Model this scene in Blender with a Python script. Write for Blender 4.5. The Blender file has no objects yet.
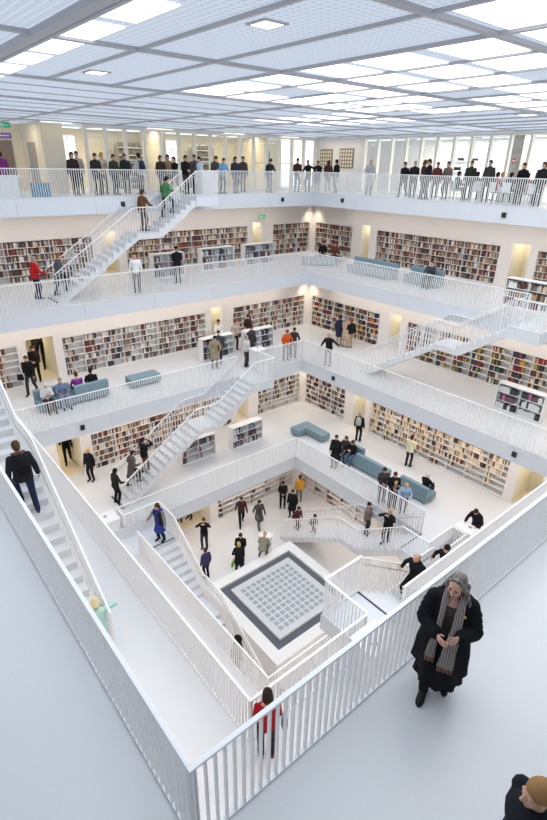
import bpy, bmesh, math, random
from mathutils import Vector, Matrix, Quaternion
random.seed(7)
C = bpy.context.scene.collection
PI = math.pi
H = 3.9                                   # storey height
A = {1: 4.64, 2: 7.02, 3: 9.35, 4: 11.3}  # half width of the opening at each storey
WL = {0: 7.02, 1: 9.35, 2: 11.7, 3: 14.6, 4: 14.6}   # distance of the book walls from the middle
SLAB = 0.666
RAIL = 1.07

# ------------------------------------------------------------------ camera
CAMP = Vector((-10.40033956, -11.50516856, 16.92556584))
YAW, PIT, ROL, FPX = math.radians(50.02071), math.radians(25.49396), math.radians(1.15070), 512.114
_fw = Vector((math.cos(YAW)*math.cos(PIT), math.sin(YAW)*math.cos(PIT), -math.sin(PIT)))
_rt = Vector((math.sin(YAW), -math.cos(YAW), 0)); _up = _rt.cross(_fw)
_r2 = math.cos(ROL)*_rt + math.sin(ROL)*_up
_u2 = -math.sin(ROL)*_rt + math.cos(ROL)*_up
def make_camera():
    cd = bpy.data.cameras.new('camera'); co = bpy.data.objects.new('camera', cd); C.objects.link(co)
    m = Matrix((( _r2.x, _u2.x, -_fw.x, CAMP.x), (_r2.y, _u2.y, -_fw.y, CAMP.y), (_r2.z, _u2.z, -_fw.z, CAMP.z), (0, 0, 0, 1)))
    co.matrix_world = m
    cd.sensor_fit = 'VERTICAL'; cd.sensor_height = 24; cd.lens = FPX/820*24
    cd.clip_start = 0.05; cd.clip_end = 300
    bpy.context.scene.camera = co
def ray(u, v):
    return _fw + _r2*((u-273.5)/FPX) + _u2*(-(v-410)/FPX)
def fl(u, v, z):
    d = ray(u, v); t = (z-CAMP.z)/d.z; return CAMP + d*t
def onx(u, v, x):
    d = ray(u, v); return CAMP + d*((x-CAMP.x)/d.x)
def ony(u, v, y):
    d = ray(u, v); return CAMP + d*((y-CAMP.y)/d.y)
def pix(p):
    d = Vector(p)-CAMP; z = d.dot(_fw)
    if z < 0.01: return None
    return (273.5+FPX*d.dot(_r2)/z, 410-FPX*d.dot(_u2)/z, z)

# ------------------------------------------------------------------ materials
def mat(name, col, rough=0.5, emit=None, estr=0, metal=0, noise=0, nscale=8, spec=0.5):
    m = bpy.data.materials.new(name); m.use_nodes = True
    nt = m.node_tree; b = nt.nodes['Principled BSDF']
    b.inputs['Base Color'].default_value = (*col, 1); b.inputs['Roughness'].default_value = rough
    b.inputs['Metallic'].default_value = metal; b.inputs['Specular IOR Level'].default_value = spec
    if emit: b.inputs['Emission Color'].default_value = (*emit, 1); b.inputs['Emission Strength'].default_value = estr
    if noise:
        tc = nt.nodes.new('ShaderNodeTexCoord'); n = nt.nodes.new('ShaderNodeTexNoise'); n.inputs['Scale'].default_value = nscale
        n.inputs['Detail'].default_value = 4
        r = nt.nodes.new('ShaderNodeMapRange'); r.inputs['To Min'].default_value = 1-noise; r.inputs['To Max'].default_value = 1+noise
        mx = nt.nodes.new('ShaderNodeVectorMath'); mx.operation = 'SCALE'; mx.inputs[0].default_value = col
        nt.links.new(tc.outputs['Object'], n.inputs['Vector']); nt.links.new(n.outputs['Fac'], r.inputs['Value'])
        nt.links.new(r.outputs['Result'], mx.inputs['Scale']); nt.links.new(mx.outputs['Vector'], b.inputs['Base Color'])
    return m
def srgb(r, g, b):
    f = lambda c: (c/255)/12.92 if c <= 10 else (((c/255)+0.055)/1.055)**2.4
    return (f(r), f(g), f(b))
_cm = {}
def cloth(rgb, rough=0.9):
    k = (rgb, rough)
    if k not in _cm:
        _cm[k] = mat('fabric_%d_%d_%d' % rgb, srgb(*rgb), rough, noise=0.18, nscale=25, spec=0.2)
    return _cm[k]
M = {}
M['white'] = mat('white_paint', (0.80, 0.80, 0.80), 0.45)
M['rail'] = mat('rail_white', (0.87, 0.87, 0.875), 0.4)
M['slab'] = mat('slab_white', (0.66, 0.69, 0.735), 0.5)
M['wall'] = mat('wall_white', (0.80, 0.765, 0.735), 0.6)
M['floor'] = mat('floor_coating', (0.68, 0.688, 0.70), 0.32, noise=0.03, nscale=0.6)
M['stair'] = mat('stair_white', (0.70, 0.71, 0.73), 0.5)
M['strip'] = mat('nosing_dark', (0.045, 0.045, 0.05), 0.6)
M['shelf'] = mat('shelf_white', (0.82, 0.80, 0.78), 0.5)
M['corr'] = mat('corridor_yellow', (0.82, 0.775, 0.65), 0.6)
M['cream'] = mat('cream_wall', (0.78, 0.69, 0.53), 0.6)
M['sofa'] = mat('sofa_blue', srgb(120, 144, 154), 0.75, noise=0.05, nscale=12)
M['metal'] = mat('metal', (0.55, 0.55, 0.56), 0.3, metal=1)
M['black'] = mat('black_plastic', (0.01, 0.01, 0.011), 0.4)
M['dark'] = mat('dark_gravel', srgb(92, 97, 105), 0.8, noise=0.25, nscale=40)
M['glassgrey'] = mat('grey_glass', srgb(160, 170, 174), 0.2)
M['plinth'] = mat('plinth_white', (0.82, 0.81, 0.79), 0.55)
M['brown'] = mat('door_brown', srgb(128, 112, 100), 0.5)
M['doorgrey'] = mat('door_grey', srgb(160, 155, 150), 0.5)
M['green'] = mat('exit_green', (0.02, 0.45, 0.2), 0.5, emit=(0.1, 0.6, 0.35), estr=0.12)
M['purple'] = mat('sign_purple', srgb(120, 90, 170), 0.5)
M['signwhite'] = mat('sign_white', (0.85, 0.85, 0.85), 0.5)
M['frame'] = mat('picture_dark', srgb(120, 112, 100), 0.6)
M['post'] = mat('post_ivory', (0.84, 0.80, 0.73), 0.45)
M['platform'] = mat('platform_grey', (0.62, 0.63, 0.64), 0.5)
M['beam'] = mat('ceiling_beam', srgb(188, 188, 194), 0.6)
M['lamp'] = mat('lamp_glow', (0.8, 0.75, 0.65), 0.5, emit=(1, 0.9, 0.75), estr=2.2)
M['rack'] = mat('rack_grey', srgb(150, 146, 136), 0.6)
M['bin'] = mat('bin_blue', srgb(95, 140, 170), 0.5)
def glass_mat():
    m = bpy.data.materials.new('clear_glass'); m.use_nodes = True; nt = m.node_tree; nt.nodes.clear()
    o = nt.nodes.new('ShaderNodeOutputMaterial'); mx = nt.nodes.new('ShaderNodeMixShader')
    t = nt.nodes.new('ShaderNodeBsdfTransparent'); g = nt.nodes.new('ShaderNodeBsdfGlossy'); g.inputs['Roughness'].default_value = 0.03
    mx.inputs['Fac'].default_value = 0.025; t.inputs['Color'].default_value = (0.97, 0.985, 0.98, 1)
    nt.links.new(t.outputs[0], mx.inputs[1]); nt.links.new(g.outputs[0], mx.inputs[2]); nt.links.new(mx.outputs[0], o.inputs['Surface'])
    return m
M['glass'] = glass_mat()
def ceil_mat(name, c0, c1, s):                # daylight glass roof behind a fine square lattice
    m = bpy.data.materials.new(name); m.use_nodes = True; nt = m.node_tree; b = nt.nodes['Principled BSDF']
    tc = nt.nodes.new('ShaderNodeTexCoord'); br = nt.nodes.new('ShaderNodeTexBrick')
    br.offset = 0; br.inputs['Scale'].default_value = 1; br.inputs['Brick Width'].default_value = 0.12; br.inputs['Row Height'].default_value = 0.12
    br.inputs['Mortar Size'].default_value = 0.018; br.inputs['Mortar Smooth'].default_value = 0.1
    br.inputs['Color1'].default_value = (*c0, 1); br.inputs['Color2'].default_value = (*c0, 1); br.inputs['Mortar'].default_value = (*c1, 1)
    nt.links.new(tc.outputs['Object'], br.inputs['Vector'])
    nt.links.new(br.outputs['Color'], b.inputs['Emission Color']); b.inputs['Emission Strength'].default_value = s
    b.inputs['Base Color'].default_value = (0.2, 0.21, 0.23, 1); b.inputs['Roughness'].default_value = 0.5
    return m
M['ceil'] = ceil_mat('ceiling_lattice', (0.44, 0.53, 0.66), (0.60, 0.68, 0.80), 0.8)
M['sky'] = mat('skyglow_pane', (0.8, 0.8, 0.8), 0.5, emit=(1.0, 1.0, 1.0), estr=1.6)  # brighter copy of the roof glass, daylight put into its emission

# ------------------------------------------------------------------ mesh building
class MB:
    def __init__(s): s.v = []; s.f = []
    def add(s, vs, fs):
        n = len(s.v); s.v += [tuple(p) for p in vs]; s.f += [tuple(i+n for i in f) for f in fs]; return s
    def box(s, x0, x1, y0, y1, z0, z1):
        return s.add([(x0,y0,z0),(x1,y0,z0),(x1,y1,z0),(x0,y1,z0),(x0,y0,z1),(x1,y0,z1),(x1,y1,z1),(x0,y1,z1)],
                     [(0,3,2,1),(4,5,6,7),(0,1,5,4),(1,2,6,5),(2,3,7,6),(3,0,4,7)])
    def cbox(s, cx, cy, cz, sx, sy, sz): return s.box(cx-sx/2, cx+sx/2, cy-sy/2, cy+sy/2, cz-sz/2, cz+sz/2)
    def bar(s, p, q, w, h):                   # a straight bar of section w x h (h close to vertical)
        p, q = Vector(p), Vector(q); d = (q-p).normalized(); sd = d.cross(Vector((0,0,1)))
        if sd.length < 1e-5: sd = Vector((1,0,0))
        sd.normalize(); u = sd.cross(d).normalized(); sd = sd*w/2; u = u*h/2
        return s.add([p-sd-u, p+sd-u, p+sd+u, p-sd+u, q-sd-u, q+sd-u, q+sd+u, q-sd+u],
                     [(0,1,2,3),(7,6,5,4),(0,4,5,1),(1,5,6,2),(2,6,7,3),(3,7,4,0)])
    def prism(s, prof, y0, y1):               # profile in xz pulled along y
        n = len(prof)
        return s.add([(x,y0,z) for x,z in prof]+[(x,y1,z) for x,z in prof],
                     [tuple(range(n))[::-1], tuple(range(n,2*n))]+[(i,(i+1)%n,n+(i+1)%n,n+i) for i in range(n)])
    def loft(s, rings, seg=16, cap=True, a0=0, a1=2*PI):   # rings: (centre, rx, ry) in horizontal planes or (centre, rx, ry, axis x, axis y)
        full = abs(a1-a0-2*PI) < 1e-6; n = seg if full else seg+1; vs = []
        for r in rings:
            c = Vector(r[0]); ax = Vector(r[3]) if len(r) > 3 else Vector((1,0,0)); ay = Vector(r[4]) if len(r) > 4 else Vector((0,1,0))
            for i in range(n):
                t = a0+(a1-a0)*i/seg; vs.append(c+ax*(r[1]*math.cos(t))+ay*(r[2]*math.sin(t)))
        fs = []
        for k in range(len(rings)-1):
            for i in range(seg):
                j = (i+1) % n; fs.append((k*n+i, k*n+j, (k+1)*n+j, (k+1)*n+i))
        if cap and full: fs.append(tuple(range(n))[::-1]); fs.append(tuple((len(rings)-1)*n+i for i in range(n)))
        return s.add(vs, fs)
    def cap(s, p, r0, q, r1, seg=10):         # tapered limb with round ends
        p, q = Vector(p), Vector(q); d = q-p; L = d.length
        d = d.normalized() if L > 1e-6 else Vector((0,0,1))
        ax = d.orthogonal().normalized(); ay = d.cross(ax); R = []
        for t in (80, 55, 25, 0):
            t = math.radians(t); R.append((p-d*(r0*math.sin(t)), r0*math.cos(t), r0*math.cos(t), ax, ay))
        for t in (0, 25, 55, 80):
            t = math.radians(t); R.append((q+d*(r1*math.sin(t)), r1*math.cos(t), r1*math.cos(t), ax, ay))
        return s.loft(R, seg)
    def ell(s, c, rx, ry, rz, seg=14, rot=None):
        c = Vector(c); R = []; m = rot or Matrix.Identity(3)
        for i in range(9):
            t = -PI/2+PI*(i+0.15)/8.3; R.append((c+m@Vector((0,0,rz*math.sin(t))), rx*math.cos(t), ry*math.cos(t), m@Vector((1,0,0)), m@Vector((0,1,0))))
        return s.loft(R, seg)
    def tube(s, pts, r, seg=8):
        for a, b in zip(pts[:-1], pts[1:]): s.cap(a, r, b, r, seg)
        return s
    def mesh(s, name, smooth=False):
        me = bpy.data.meshes.new(name); me.from_pydata(s.v, [], s.f)
        if smooth: me.polygons.foreach_set('use_smooth', [True]*len(me.polygons))
        me.update(); return me
def obj(name, mb, m, parent=None, smooth=False, loc=None, rz=None):
    me = mb.mesh(name, smooth) if isinstance(mb, MB) else mb
    o = bpy.data.objects.new(name, me)
    if m is not None and not me.materials: me.materials.append(m)
    elif m is not None and me.materials[0] is not m:
        o.material_slots[0].link = 'OBJECT'; o.material_slots[0].material = m
    if parent: o.parent = parent
    if loc is not None: o.location = loc
    if rz is not None: o.rotation_euler = (0, 0, rz)
    C.objects.link(o); return o
def tag(o, label, cat, group=None):
    o['label'] = label; o['category'] = cat
    if group: o['group'] = group
    return o
def thing(name, label, cat, loc=(0,0,0), rz=0, group=None, sc=1):
    o = bpy.data.objects.new(name, None); o.empty_display_size = 0.1; C.objects.link(o)
    o.location = loc; o.rotation_euler = (0, 0, rz); o.scale = (sc, sc, sc)
    return tag(o, label, cat, group)
def struct(name, mb, m, rz=0, loc=(0,0,0)):
    o = obj(name, mb, m, loc=loc, rz=rz); o['kind'] = 'structure'; return o
def bevel(o, w=0.01, seg=2):
    b = o.modifiers.new('bevel', 'BEVEL'); b.width = w; b.segments = seg; b.limit_method = 'ANGLE'; return o
ROT = {'left': 0.0, 'right': -PI/2, 'front': PI, 'near': PI/2}   # the four sides: a local frame with x along the wall and y out of the hall
SIDE = {'left': 'left', 'right': 'right', 'front': 'near right', 'near': 'near left'}
FLOORN = {0: 'bottom floor', 1: 'first gallery', 2: 'second gallery', 3: 'third gallery', 4: 'top gallery'}
def loc2w(side, x, y, z):
    c, s_ = math.cos(ROT[side]), math.sin(ROT[side]); return Vector((x*c-y*s_, x*s_+y*c, z))
# ------------------------------------------------------------------ floors
def ring(k, W, near):
    a = A[k]; z1 = H*k; z0 = z1-SLAB; mb = MB()
    mb.box(-W, W, a, W, z0, z1); mb.box(a, W, -near, a, z0, z1)
    if k < 4:
        mb.box(-near, a, -near, -a, z0, z1); mb.box(-near, -a, -a, a, z0, z1)
    return mb
struct('floor', MB().box(-12, 12, -12, 12, -0.3, 0), M['floor'])
struct('floor', ring(1, 12.2, 9.9), M['floor'])
struct('floor', ring(2, 14.5, 12.2), M['floor'])
mb = ring(3, 17.6, 19); struct('floor', mb, M['floor'])
struct('floor', MB().box(-15, 19.3, 11.3, 19.3, 4*H-SLAB, 4*H).box(11.3, 19.3, -12, 11.3, 4*H-SLAB, 4*H), M['floor'])
for sd in ('near', 'front'):              # unseen near gallery and walls, its edge set back to brighten the floor below
    b = 13.2
    struct('floor', MB().box(-14.6, 14.6 if sd == 'front' else 11.3, b, 17.6, 4*H-SLAB, 4*H), M['floor'], ROT[sd])
    struct('wall_'+sd, MB().box(-17.6, 17.6, 17.6, 17.9, 3*H, 18.5), M['wall'], ROT[sd])
# pale fascia boards that close the edge of each gallery, with their joints
for k in (1, 2, 3, 4):
    a = A[k]
    for sd in ROT:
        if k == 4 and sd in ('front', 'near'): continue
        mb = MB(); x = -a if not (k == 4) else (-14 if sd == 'left' else -11.3); x1 = a if not (k == 4 and sd == 'right') else 12
        n = max(2, round((x1-x)/3.2)); w = (x1-x)/n
        for i in range(n): mb.box(x+i*w+0.004, x+(i+1)*w-0.004, a-0.022, a-0.001, H*k-SLAB-0.004, H*k+0.004)
        struct('trim_1', mb, M['slab'], ROT[sd])

# ------------------------------------------------------------------ walls with niches for the bookcases and door openings
CASEH, DOORH = 1.94, 2.16
WALLS = {  # level, side: bookcases, doors (local x)
 (0,'left'): ([(-6.75,-1.35),(1.45,6.75)], [(-0.96,1.07)]),
 (0,'right'): ([(-6.75,-1.45),(1.35,6.75)], [(-1.07,0.96)]),
 (1,'left'): ([(-3.68,4.1),(5.9,9.12)], [(-5.24,-4.12),(4.4,5.3)]),
 (1,'right'): ([(-9.1,-5.86),(-4.06,3.66)], [(-5.28,-4.34),(4.0,5.12)]),
 (2,'left'): ([(-9.2,-5.42),(-3.55,4.14),(5.92,11.4)], [(-5.13,-3.85),(4.44,5.22)]),
 (2,'right'): ([(-11.36,-5.92),(-4.1,3.55),(5.42,9.2)], [(-5.29,-4.47),(3.85,5.1)]),
 (3,'left'): ([(-5.6,-0.42),(1.29,9.19),(11.14,14.3)], [(0.05,0.9),(9.5,10.3)]),
 (3,'right'): ([(-14.36,-11.07),(-9.15,-1.38),(0.42,5.0)], [(-10.33,-9.61),(-0.85,0.12)]),
}
DEEP = {(0,'left',0), (1,'left',0), (2,'left',0)}
def wall(k, sd, cases, doors):
    w = WL[k]; z0 = H*k; z1 = H*(k+1)-SLAB; mb = MB(); D = 0.36; lo = -w if k < 3 else -9
    if k == 3 and sd == 'right': lo, hi = -w-0.36, 8
    else: hi = w+0.36
    if sd == 'right' and k < 3: lo, hi = -w, w
    ev = sorted([(a, b, CASEH) for a, b in cases]+[(a, b, DOORH) for a, b in doors]); x = lo
    for a, b, h in ev:
        mb.box(x, a, w, w+D, z0, z1); mb.box(a, b, w, w+D, z0+h, z1)
        if h == CASEH: mb.box(a, b, w+D-0.03, w+D, z0, z0+h)
        x = b
    mb.box(x, hi, w, w+D, z0, z1)
    struct('wall_'+sd, mb, M['wall'], ROT[sd])
    for i, (a, b) in enumerate(doors):      # the lit corridor behind each opening
        d = 4.5 if (k, sd, i) in DEEP else 1.3
        if k == 3: d = 1.2
        y0 = w+D; y1 = y0+d
        for q in ((a-0.1, a, y0, y1, z0, z0+2.5), (b, b+0.1, y0, y1, z0, z0+2.5), (a-0.1, b+0.1, y1, y1+0.1, z0, z0+2.5)):
            struct('wall_corridor', MB().box(*q), M['corr'], ROT[sd])
        struct('ceiling', MB().box(a-0.1, b+0.1, y0, y1+0.1, z0+2.5, z0+2.6), M['corr'], ROT[sd])
        struct('floor', MB().box(a, b, y0, y1, z0-0.1, z0+0.004), M['cream'], ROT[sd])
        f = MB(); s_ = 0.05      # door frame lining
        f.box(a, a+s_, w-0.015, w+0.12, z0, z0+DOORH-0.06).box(b-s_, b, w-0.015, w+0.12, z0, z0+DOORH-0.06).box(a, b, w-0.015, w+0.12, z0+DOORH-0.06, z0+DOORH)
        struct('door_1', f, M['shelf'], ROT[sd])
        l = bpy.data.lights.new('corridor_lamp', 'POINT'); l.energy = (9 if k else 3)*(1+d*0.55); l.color = (1, 0.93, 0.78); l.shadow_soft_size = 0.25
        lo_ = bpy.data.objects.new('corridor_lamp', l); C.objects.link(lo_); lo_.location = loc2w(sd, (a+b)/2, y0+d*0.45, z0+2.2)
for (k, sd), (cs, ds) in WALLS.items(): wall(k, sd, cs, ds)
for k in (0, 1, 2):                       # plain walls on the two sides under the viewer
    w = WL[k]; struct('wall_near', MB().box(-w, w, w, w+0.36, H*k, H*(k+1)-SLAB), M['wall'], ROT['near'])
    struct('wall_front', MB().box(-w, w, w, w+0.36, H*k, H*(k+1)-SLAB), M['wall'], ROT['front'])

# ------------------------------------------------------------------ bookcases and books
BOOKS = []      # (world corner data, colour, shelf text, unit text)
PAL = {
 'mixed': [((136,66,58),'red',3),((98,52,48),'dark red',2),((206,188,164),'cream',4),((124,96,78),'brown',5),((70,62,62),'dark grey',4),((225,222,216),'white',4),((88,104,120),'grey blue',1),((172,140,104),'tan',2),((54,48,50),'black',2)],
 'grey': [((80,76,76),'dark grey',4),((130,118,108),'grey brown',3),((220,216,210),'white',4),((120,56,52),'dull red',2),((190,172,150),'beige',3),((60,58,64),'black',3)],
 'bright': [((60,58,62),'black',4),((190,160,60),'yellow',2),((150,44,50),'red',2),((120,116,60),'olive',1),((60,110,76),'green',1),((54,66,104),'navy',1),((228,220,205),'cream',3),((112,78,58),'brown',2),((150,60,110),'pink',1)],
 'cream': [((238,226,200),'cream',8),((226,206,176),'beige',4),((196,168,136),'tan',2),((100,80,72),'brown',2),((70,62,62),'dark grey',2),((150,70,60),'dull red',1)],
 'media': [((56,54,60),'black',8),((210,210,208),'white',9),((190,100,140),'pink',1),((104,76,82),'plum',2),((140,152,134),'pale green',1)],
 'unit': [((70,72,80),'dark grey',4),((48,50,58),'black',3),((205,205,205),'white',3),((120,64,62),'dull red',2),((110,130,146),'grey blue',2)],
}
for p in PAL.values():
    p[:] = [(c, n) for c, n, w in p for _ in range(w)]
ORD = ['lowest', 'second', 'third', 'fourth', 'fifth', 'top', 'top']
def fill(side, origin, rz, x0, x1, y_front, zs, pitch, pal, fillf, text, depth=0.17, flip=1, tr=(0.02, 0.048)):
    """books standing on the shelves of one case; the case's own frame has x along it"""
    P = PAL[pal]; c, s_ = math.cos(rz), math.sin(rz)
    nb = max(1, round((x1-x0)/0.97)); bw = (x1-x0)/nb
    for r, z in enumerate(zs):
        for b in range(nb):
            f = fillf(r, b, nb) if callable(fillf) else fillf
            end = x0+b*bw+0.02+(bw-0.05)*min(1, max(0, random.gauss(f, 0.12)))
            x = x0+b*bw+0.025
            if f < 0.3 and random.random() < 0.5: x += random.random()*0.3; end += 0.2
            end = min(end, x0+(b+1)*bw-0.03)
            col = random.choice(P)
            while x < end-0.03:
                t = random.uniform(*tr); h = min(pitch-0.045, random.uniform(0.19, 0.265))
                if random.random() < 0.62: col = random.choice(P)
                if x+t > end: break
                yf = y_front+random.uniform(0, 0.02)
                q = [(x, yf), (x+t-0.003, yf), (x+t-0.003, yf+depth*flip), (x, yf+depth*flip)]
                w = [(origin[0]+px*c-py*s_, origin[1]+px*s_+py*c) for px, py in q]
                BOOKS.append((w, origin[2]+z, origin[2]+z+h, col, ORD[min(r, 5)] if len(zs) > 3 else ['bottom', 'middle', 'top'][r], text))
                x += t
def bookcase(k, sd, a, b, pal, fillf, label, text):
    w = WL[k]; L = b-a; mid = (a+b)/2
    t = thing('bookcase', label, 'bookcase', loc2w(sd, mid, w+0.005, H*k), ROT[sd], 'built-in bookcases of the galleries')
    x0, x1 = -L/2+0.006, L/2-0.006; D = 0.31; top = CASEH-0.006
    fr = MB().box(x0, x1, D-0.02, D, 0.0, top).box(x0, x1, 0, D-0.02, top-0.035, top).box(x0, x1, 0.02, D-0.02, 0, 0.07)
    fr.box(x0, x0+0.03, 0, D-0.02, 0.07, top-0.035).box(x1-0.03, x1, 0, D-0.02, 0.07, top-0.035)
    obj('carcass', fr, M['shelf'], t)
    n = 6; pitch = (top-0.035-0.07)/n; zs = []
    sm = MB().box(x0+0.03, x1-0.03, 0.0, D-0.02, -0.024, 0).mesh('shelf')
    for r in range(n):
        z = 0.07+r*pitch+0.024; zs.append(z)
        obj('shelf', sm, M['shelf'], t, loc=(0, 0, z))
    nb = max(1, round((x1-x0-0.06)/0.97)); bw = (x1-x0-0.06)/nb
    um = MB().box(-0.012, 0.012, 0.004, D-0.02, 0.07, top-0.035).mesh('upright')
    for i in range(1, nb): obj('upright', um, M['shelf'], t, loc=(x0+0.03+i*bw, 0, 0))
    o = loc2w(sd, mid, w+0.005, H*k)
    fill(sd, o, ROT[sd], x0+0.03, x1-0.03, 0.035, zs, pitch, pal, fillf, text)
def bf(r, b, nb): return 0.8
def sparse(r, b, nb): return 0.02 if random.random() < 0.72 else 0.35
def crm(r, b, nb):                         # the two low shelves mostly bare at the end by the doorway
    if r == 0: return 0.03
    if r == 1: return 0.6 if b < nb*0.45 else 0.05
    if r == 2 and b >= nb-2: return 0.3
    return 0.82
def light(r, b, nb): return 0.55
bookcase(0, 'left', 1.45, 6.75, 'grey', sparse, 'nearly empty white bookcase on the bottom floor behind the two people in dark coats', 'nearly empty bookcase on the bottom floor')
bookcase(0, 'right', -6.75, -1.45, 'grey', sparse, 'nearly empty white bookcase on the bottom floor behind the yellow jacket and the low stair', 'nearly empty bookcase behind the low stair')
bookcase(1, 'left', -3.68, 4.1, 'mixed', 0.96, 'white bookcase full of dark books behind the climbing people on the first gallery stair', 'bookcase behind the first gallery stair')
bookcase(1, 'left', 5.9, 9.12, 'grey', lambda r, b, n: 0.75 if r > 1 else 0.1, 'short white bookcase left of the corner pier behind the L-shaped bench', 'short bookcase left of the corner pier')
bookcase(1, 'right', -9.1, -5.86, 'grey', lambda r, b, n: 0.85 if r > 0 else 0.1, 'short white bookcase right of the corner pier above the L-shaped bench', 'short bookcase right of the corner pier')
bookcase(1, 'right', -4.06, 3.66, 'cream', crm, 'long white bookcase of cream books behind the person in the white jacket', 'long bookcase of cream books')
bookcase(2, 'left', -7.6, -5.42, 'mixed', 0.6, 'white bookcase left of the open lit doorway on the second gallery', 'bookcase left of the lit doorway')
bookcase(2, 'left', -3.55, 4.14, 'grey', lambda r, b, n: 0.66 if b < 5 else 0.8, 'long white bookcase behind the small blue bench on the second gallery', 'long bookcase behind the blue bench')
bookcase(2, 'left', 5.92, 11.4, 'mixed', 0.85, 'white bookcase behind the two low book units on the second gallery', 'bookcase behind the two low units')
bookcase(2, 'right', -11.36, -5.92, 'bright', 0.72, 'white bookcase behind the three standing people in the second gallery corner', 'bookcase behind the three standing people')
bookcase(2, 'right', -4.1, 3.55, 'bright', 0.62, 'long white bookcase of colourful books seen under the flight up to the third gallery', 'long bookcase of colourful books')
bookcase(3, 'left', -5.6, -0.42, 'mixed', 0.85, 'white bookcase behind the red jacket at the foot of the top stair', 'bookcase behind the red jacket')
bookcase(3, 'left', 1.29, 9.19, 'mixed', 0.96, 'long white bookcase behind the man in the white shirt on the third gallery', 'long bookcase behind the white shirt')
bookcase(3, 'left', 11.14, 14.3, 'mixed', 0.96, 'white bookcase left of the third gallery corner beside the pale doorway', 'bookcase left of the third gallery corner')
bookcase(3, 'right', -14.36, -11.07, 'mixed', 0.96, 'white bookcase behind the two people sitting in the third gallery corner', 'bookcase behind the two sitting people')
bookcase(3, 'right', -9.15, -1.38, 'mixed', 0.96, 'long white bookcase behind the blue sofas of the third gallery', 'long bookcase behind the blue sofas')
bookcase(3, 'right', 0.42, 3.2, 'mixed', 0.96, 'white bookcase behind the low unit at the right end of the third gallery', 'bookcase at the right end of the third gallery')

def low_unit(loc, rz, L, h, d, pal, label, text, fillf=0.7, tr=(0.022, 0.06)):
    t = thing('book_unit', label, 'bookshelf', loc, rz, 'low free-standing book units')
    w = 0.03; ct = MB().box(0, L, 0, 0+d, h-0.035, h)
    obj('top', ct, M['white'], t); obj('side_panel', MB().box(0, w, 0, d, 0, h-0.035), M['white'], t); obj('side_panel', MB().box(L-w, L, 0, d, 0, h-0.035), M['white'], t)
    obj('plinth_panel', MB().box(w, L-w, 0.02, d-0.02, 0, 0.07), M['white'], t)
    obj('back_panel', MB().box(w, L-w, d-0.03, d-0.012, 0.07, h-0.035), M['white'], t)
    n = 3; pitch = (h-0.035-0.07)/n; zs = []
    for r in range(n):
        z = 0.07+r*pitch; zs.append(z+0.022); obj('shelf', MB().box(w, L-w, 0.01, d-0.03, z, z+0.022), M['white'], t)
    obj('upright', MB().box(L/2-0.012, L/2+0.012, 0.01, d-0.03, 0.092, h-0.035), M['white'], t)
    nb = max(1, round((L-2*w)/0.97))
    fill('', Vector(loc), rz, w, L/2-0.012, 0.03, zs, pitch, pal, fillf, text, tr=tr); fill('', Vector(loc), rz, L/2+0.012, L-w, 0.03, zs, pitch, pal, fillf, text, tr=tr)
low_unit((1.5, 12.1, 3*H), 0, 1.75, 1.2, 0.42, 'unit', 'low white book unit in front of the woman in black on the third gallery', 'low unit by the woman in black')
low_unit((4.55, 12.5, 3*H), 0, 2.1, 1.2, 0.42, 'unit', 'low white book unit between two others on the third gallery, middle of three', 'middle low unit on the third gallery')
low_unit((7.4, 12.5, 3*H), 0, 2.15, 1.2, 0.42, 'unit', 'low white book unit beside the pale doorway on the third gallery', 'low unit beside the pale doorway')
low_unit((2.65, 9.7, 2*H), 0, 1.95, 1.18, 0.42, 'unit', 'low white book unit in front of the man in the white shirt and tie', 'low unit before the white shirt')
low_unit((5.2, 9.5, 2*H), 0, 1.9, 1.18, 0.42, 'unit', 'low white book unit behind the pale jacket near the second gallery stair head', 'low unit behind the stair head', 0.8)
low_unit((9.45, -2.35, 2*H), -PI/2, 1.95, 1.2, 0.42, 'media', 'low white unit of boxes and media under the third gallery at the right edge', 'low media unit', 0.93, (0.07, 0.12))
low_unit((11.0, -1.0, 3*H), -PI/2, 1.95, 1.2, 0.42, 'mixed', 'low white book unit beside the pale doorway at the right edge of the third gallery', 'low unit at the right edge', 0.85)
low_unit((-0.3, 7.2, 1*H), 0, 1.9, 1.2, 0.42, 'unit', 'low grey-white book unit half hidden under the first gallery stair', 'low unit under the stair', lambda r, b, n: 0.9 if r == 2 else 0.3)
low_unit((2.5, 7.0, 1*H), 0, 1.9, 1.22, 0.42, 'unit', 'low white book unit standing clear of the first gallery stair', 'low unit clear of the stair', lambda r, b, n: 0.7)

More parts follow.
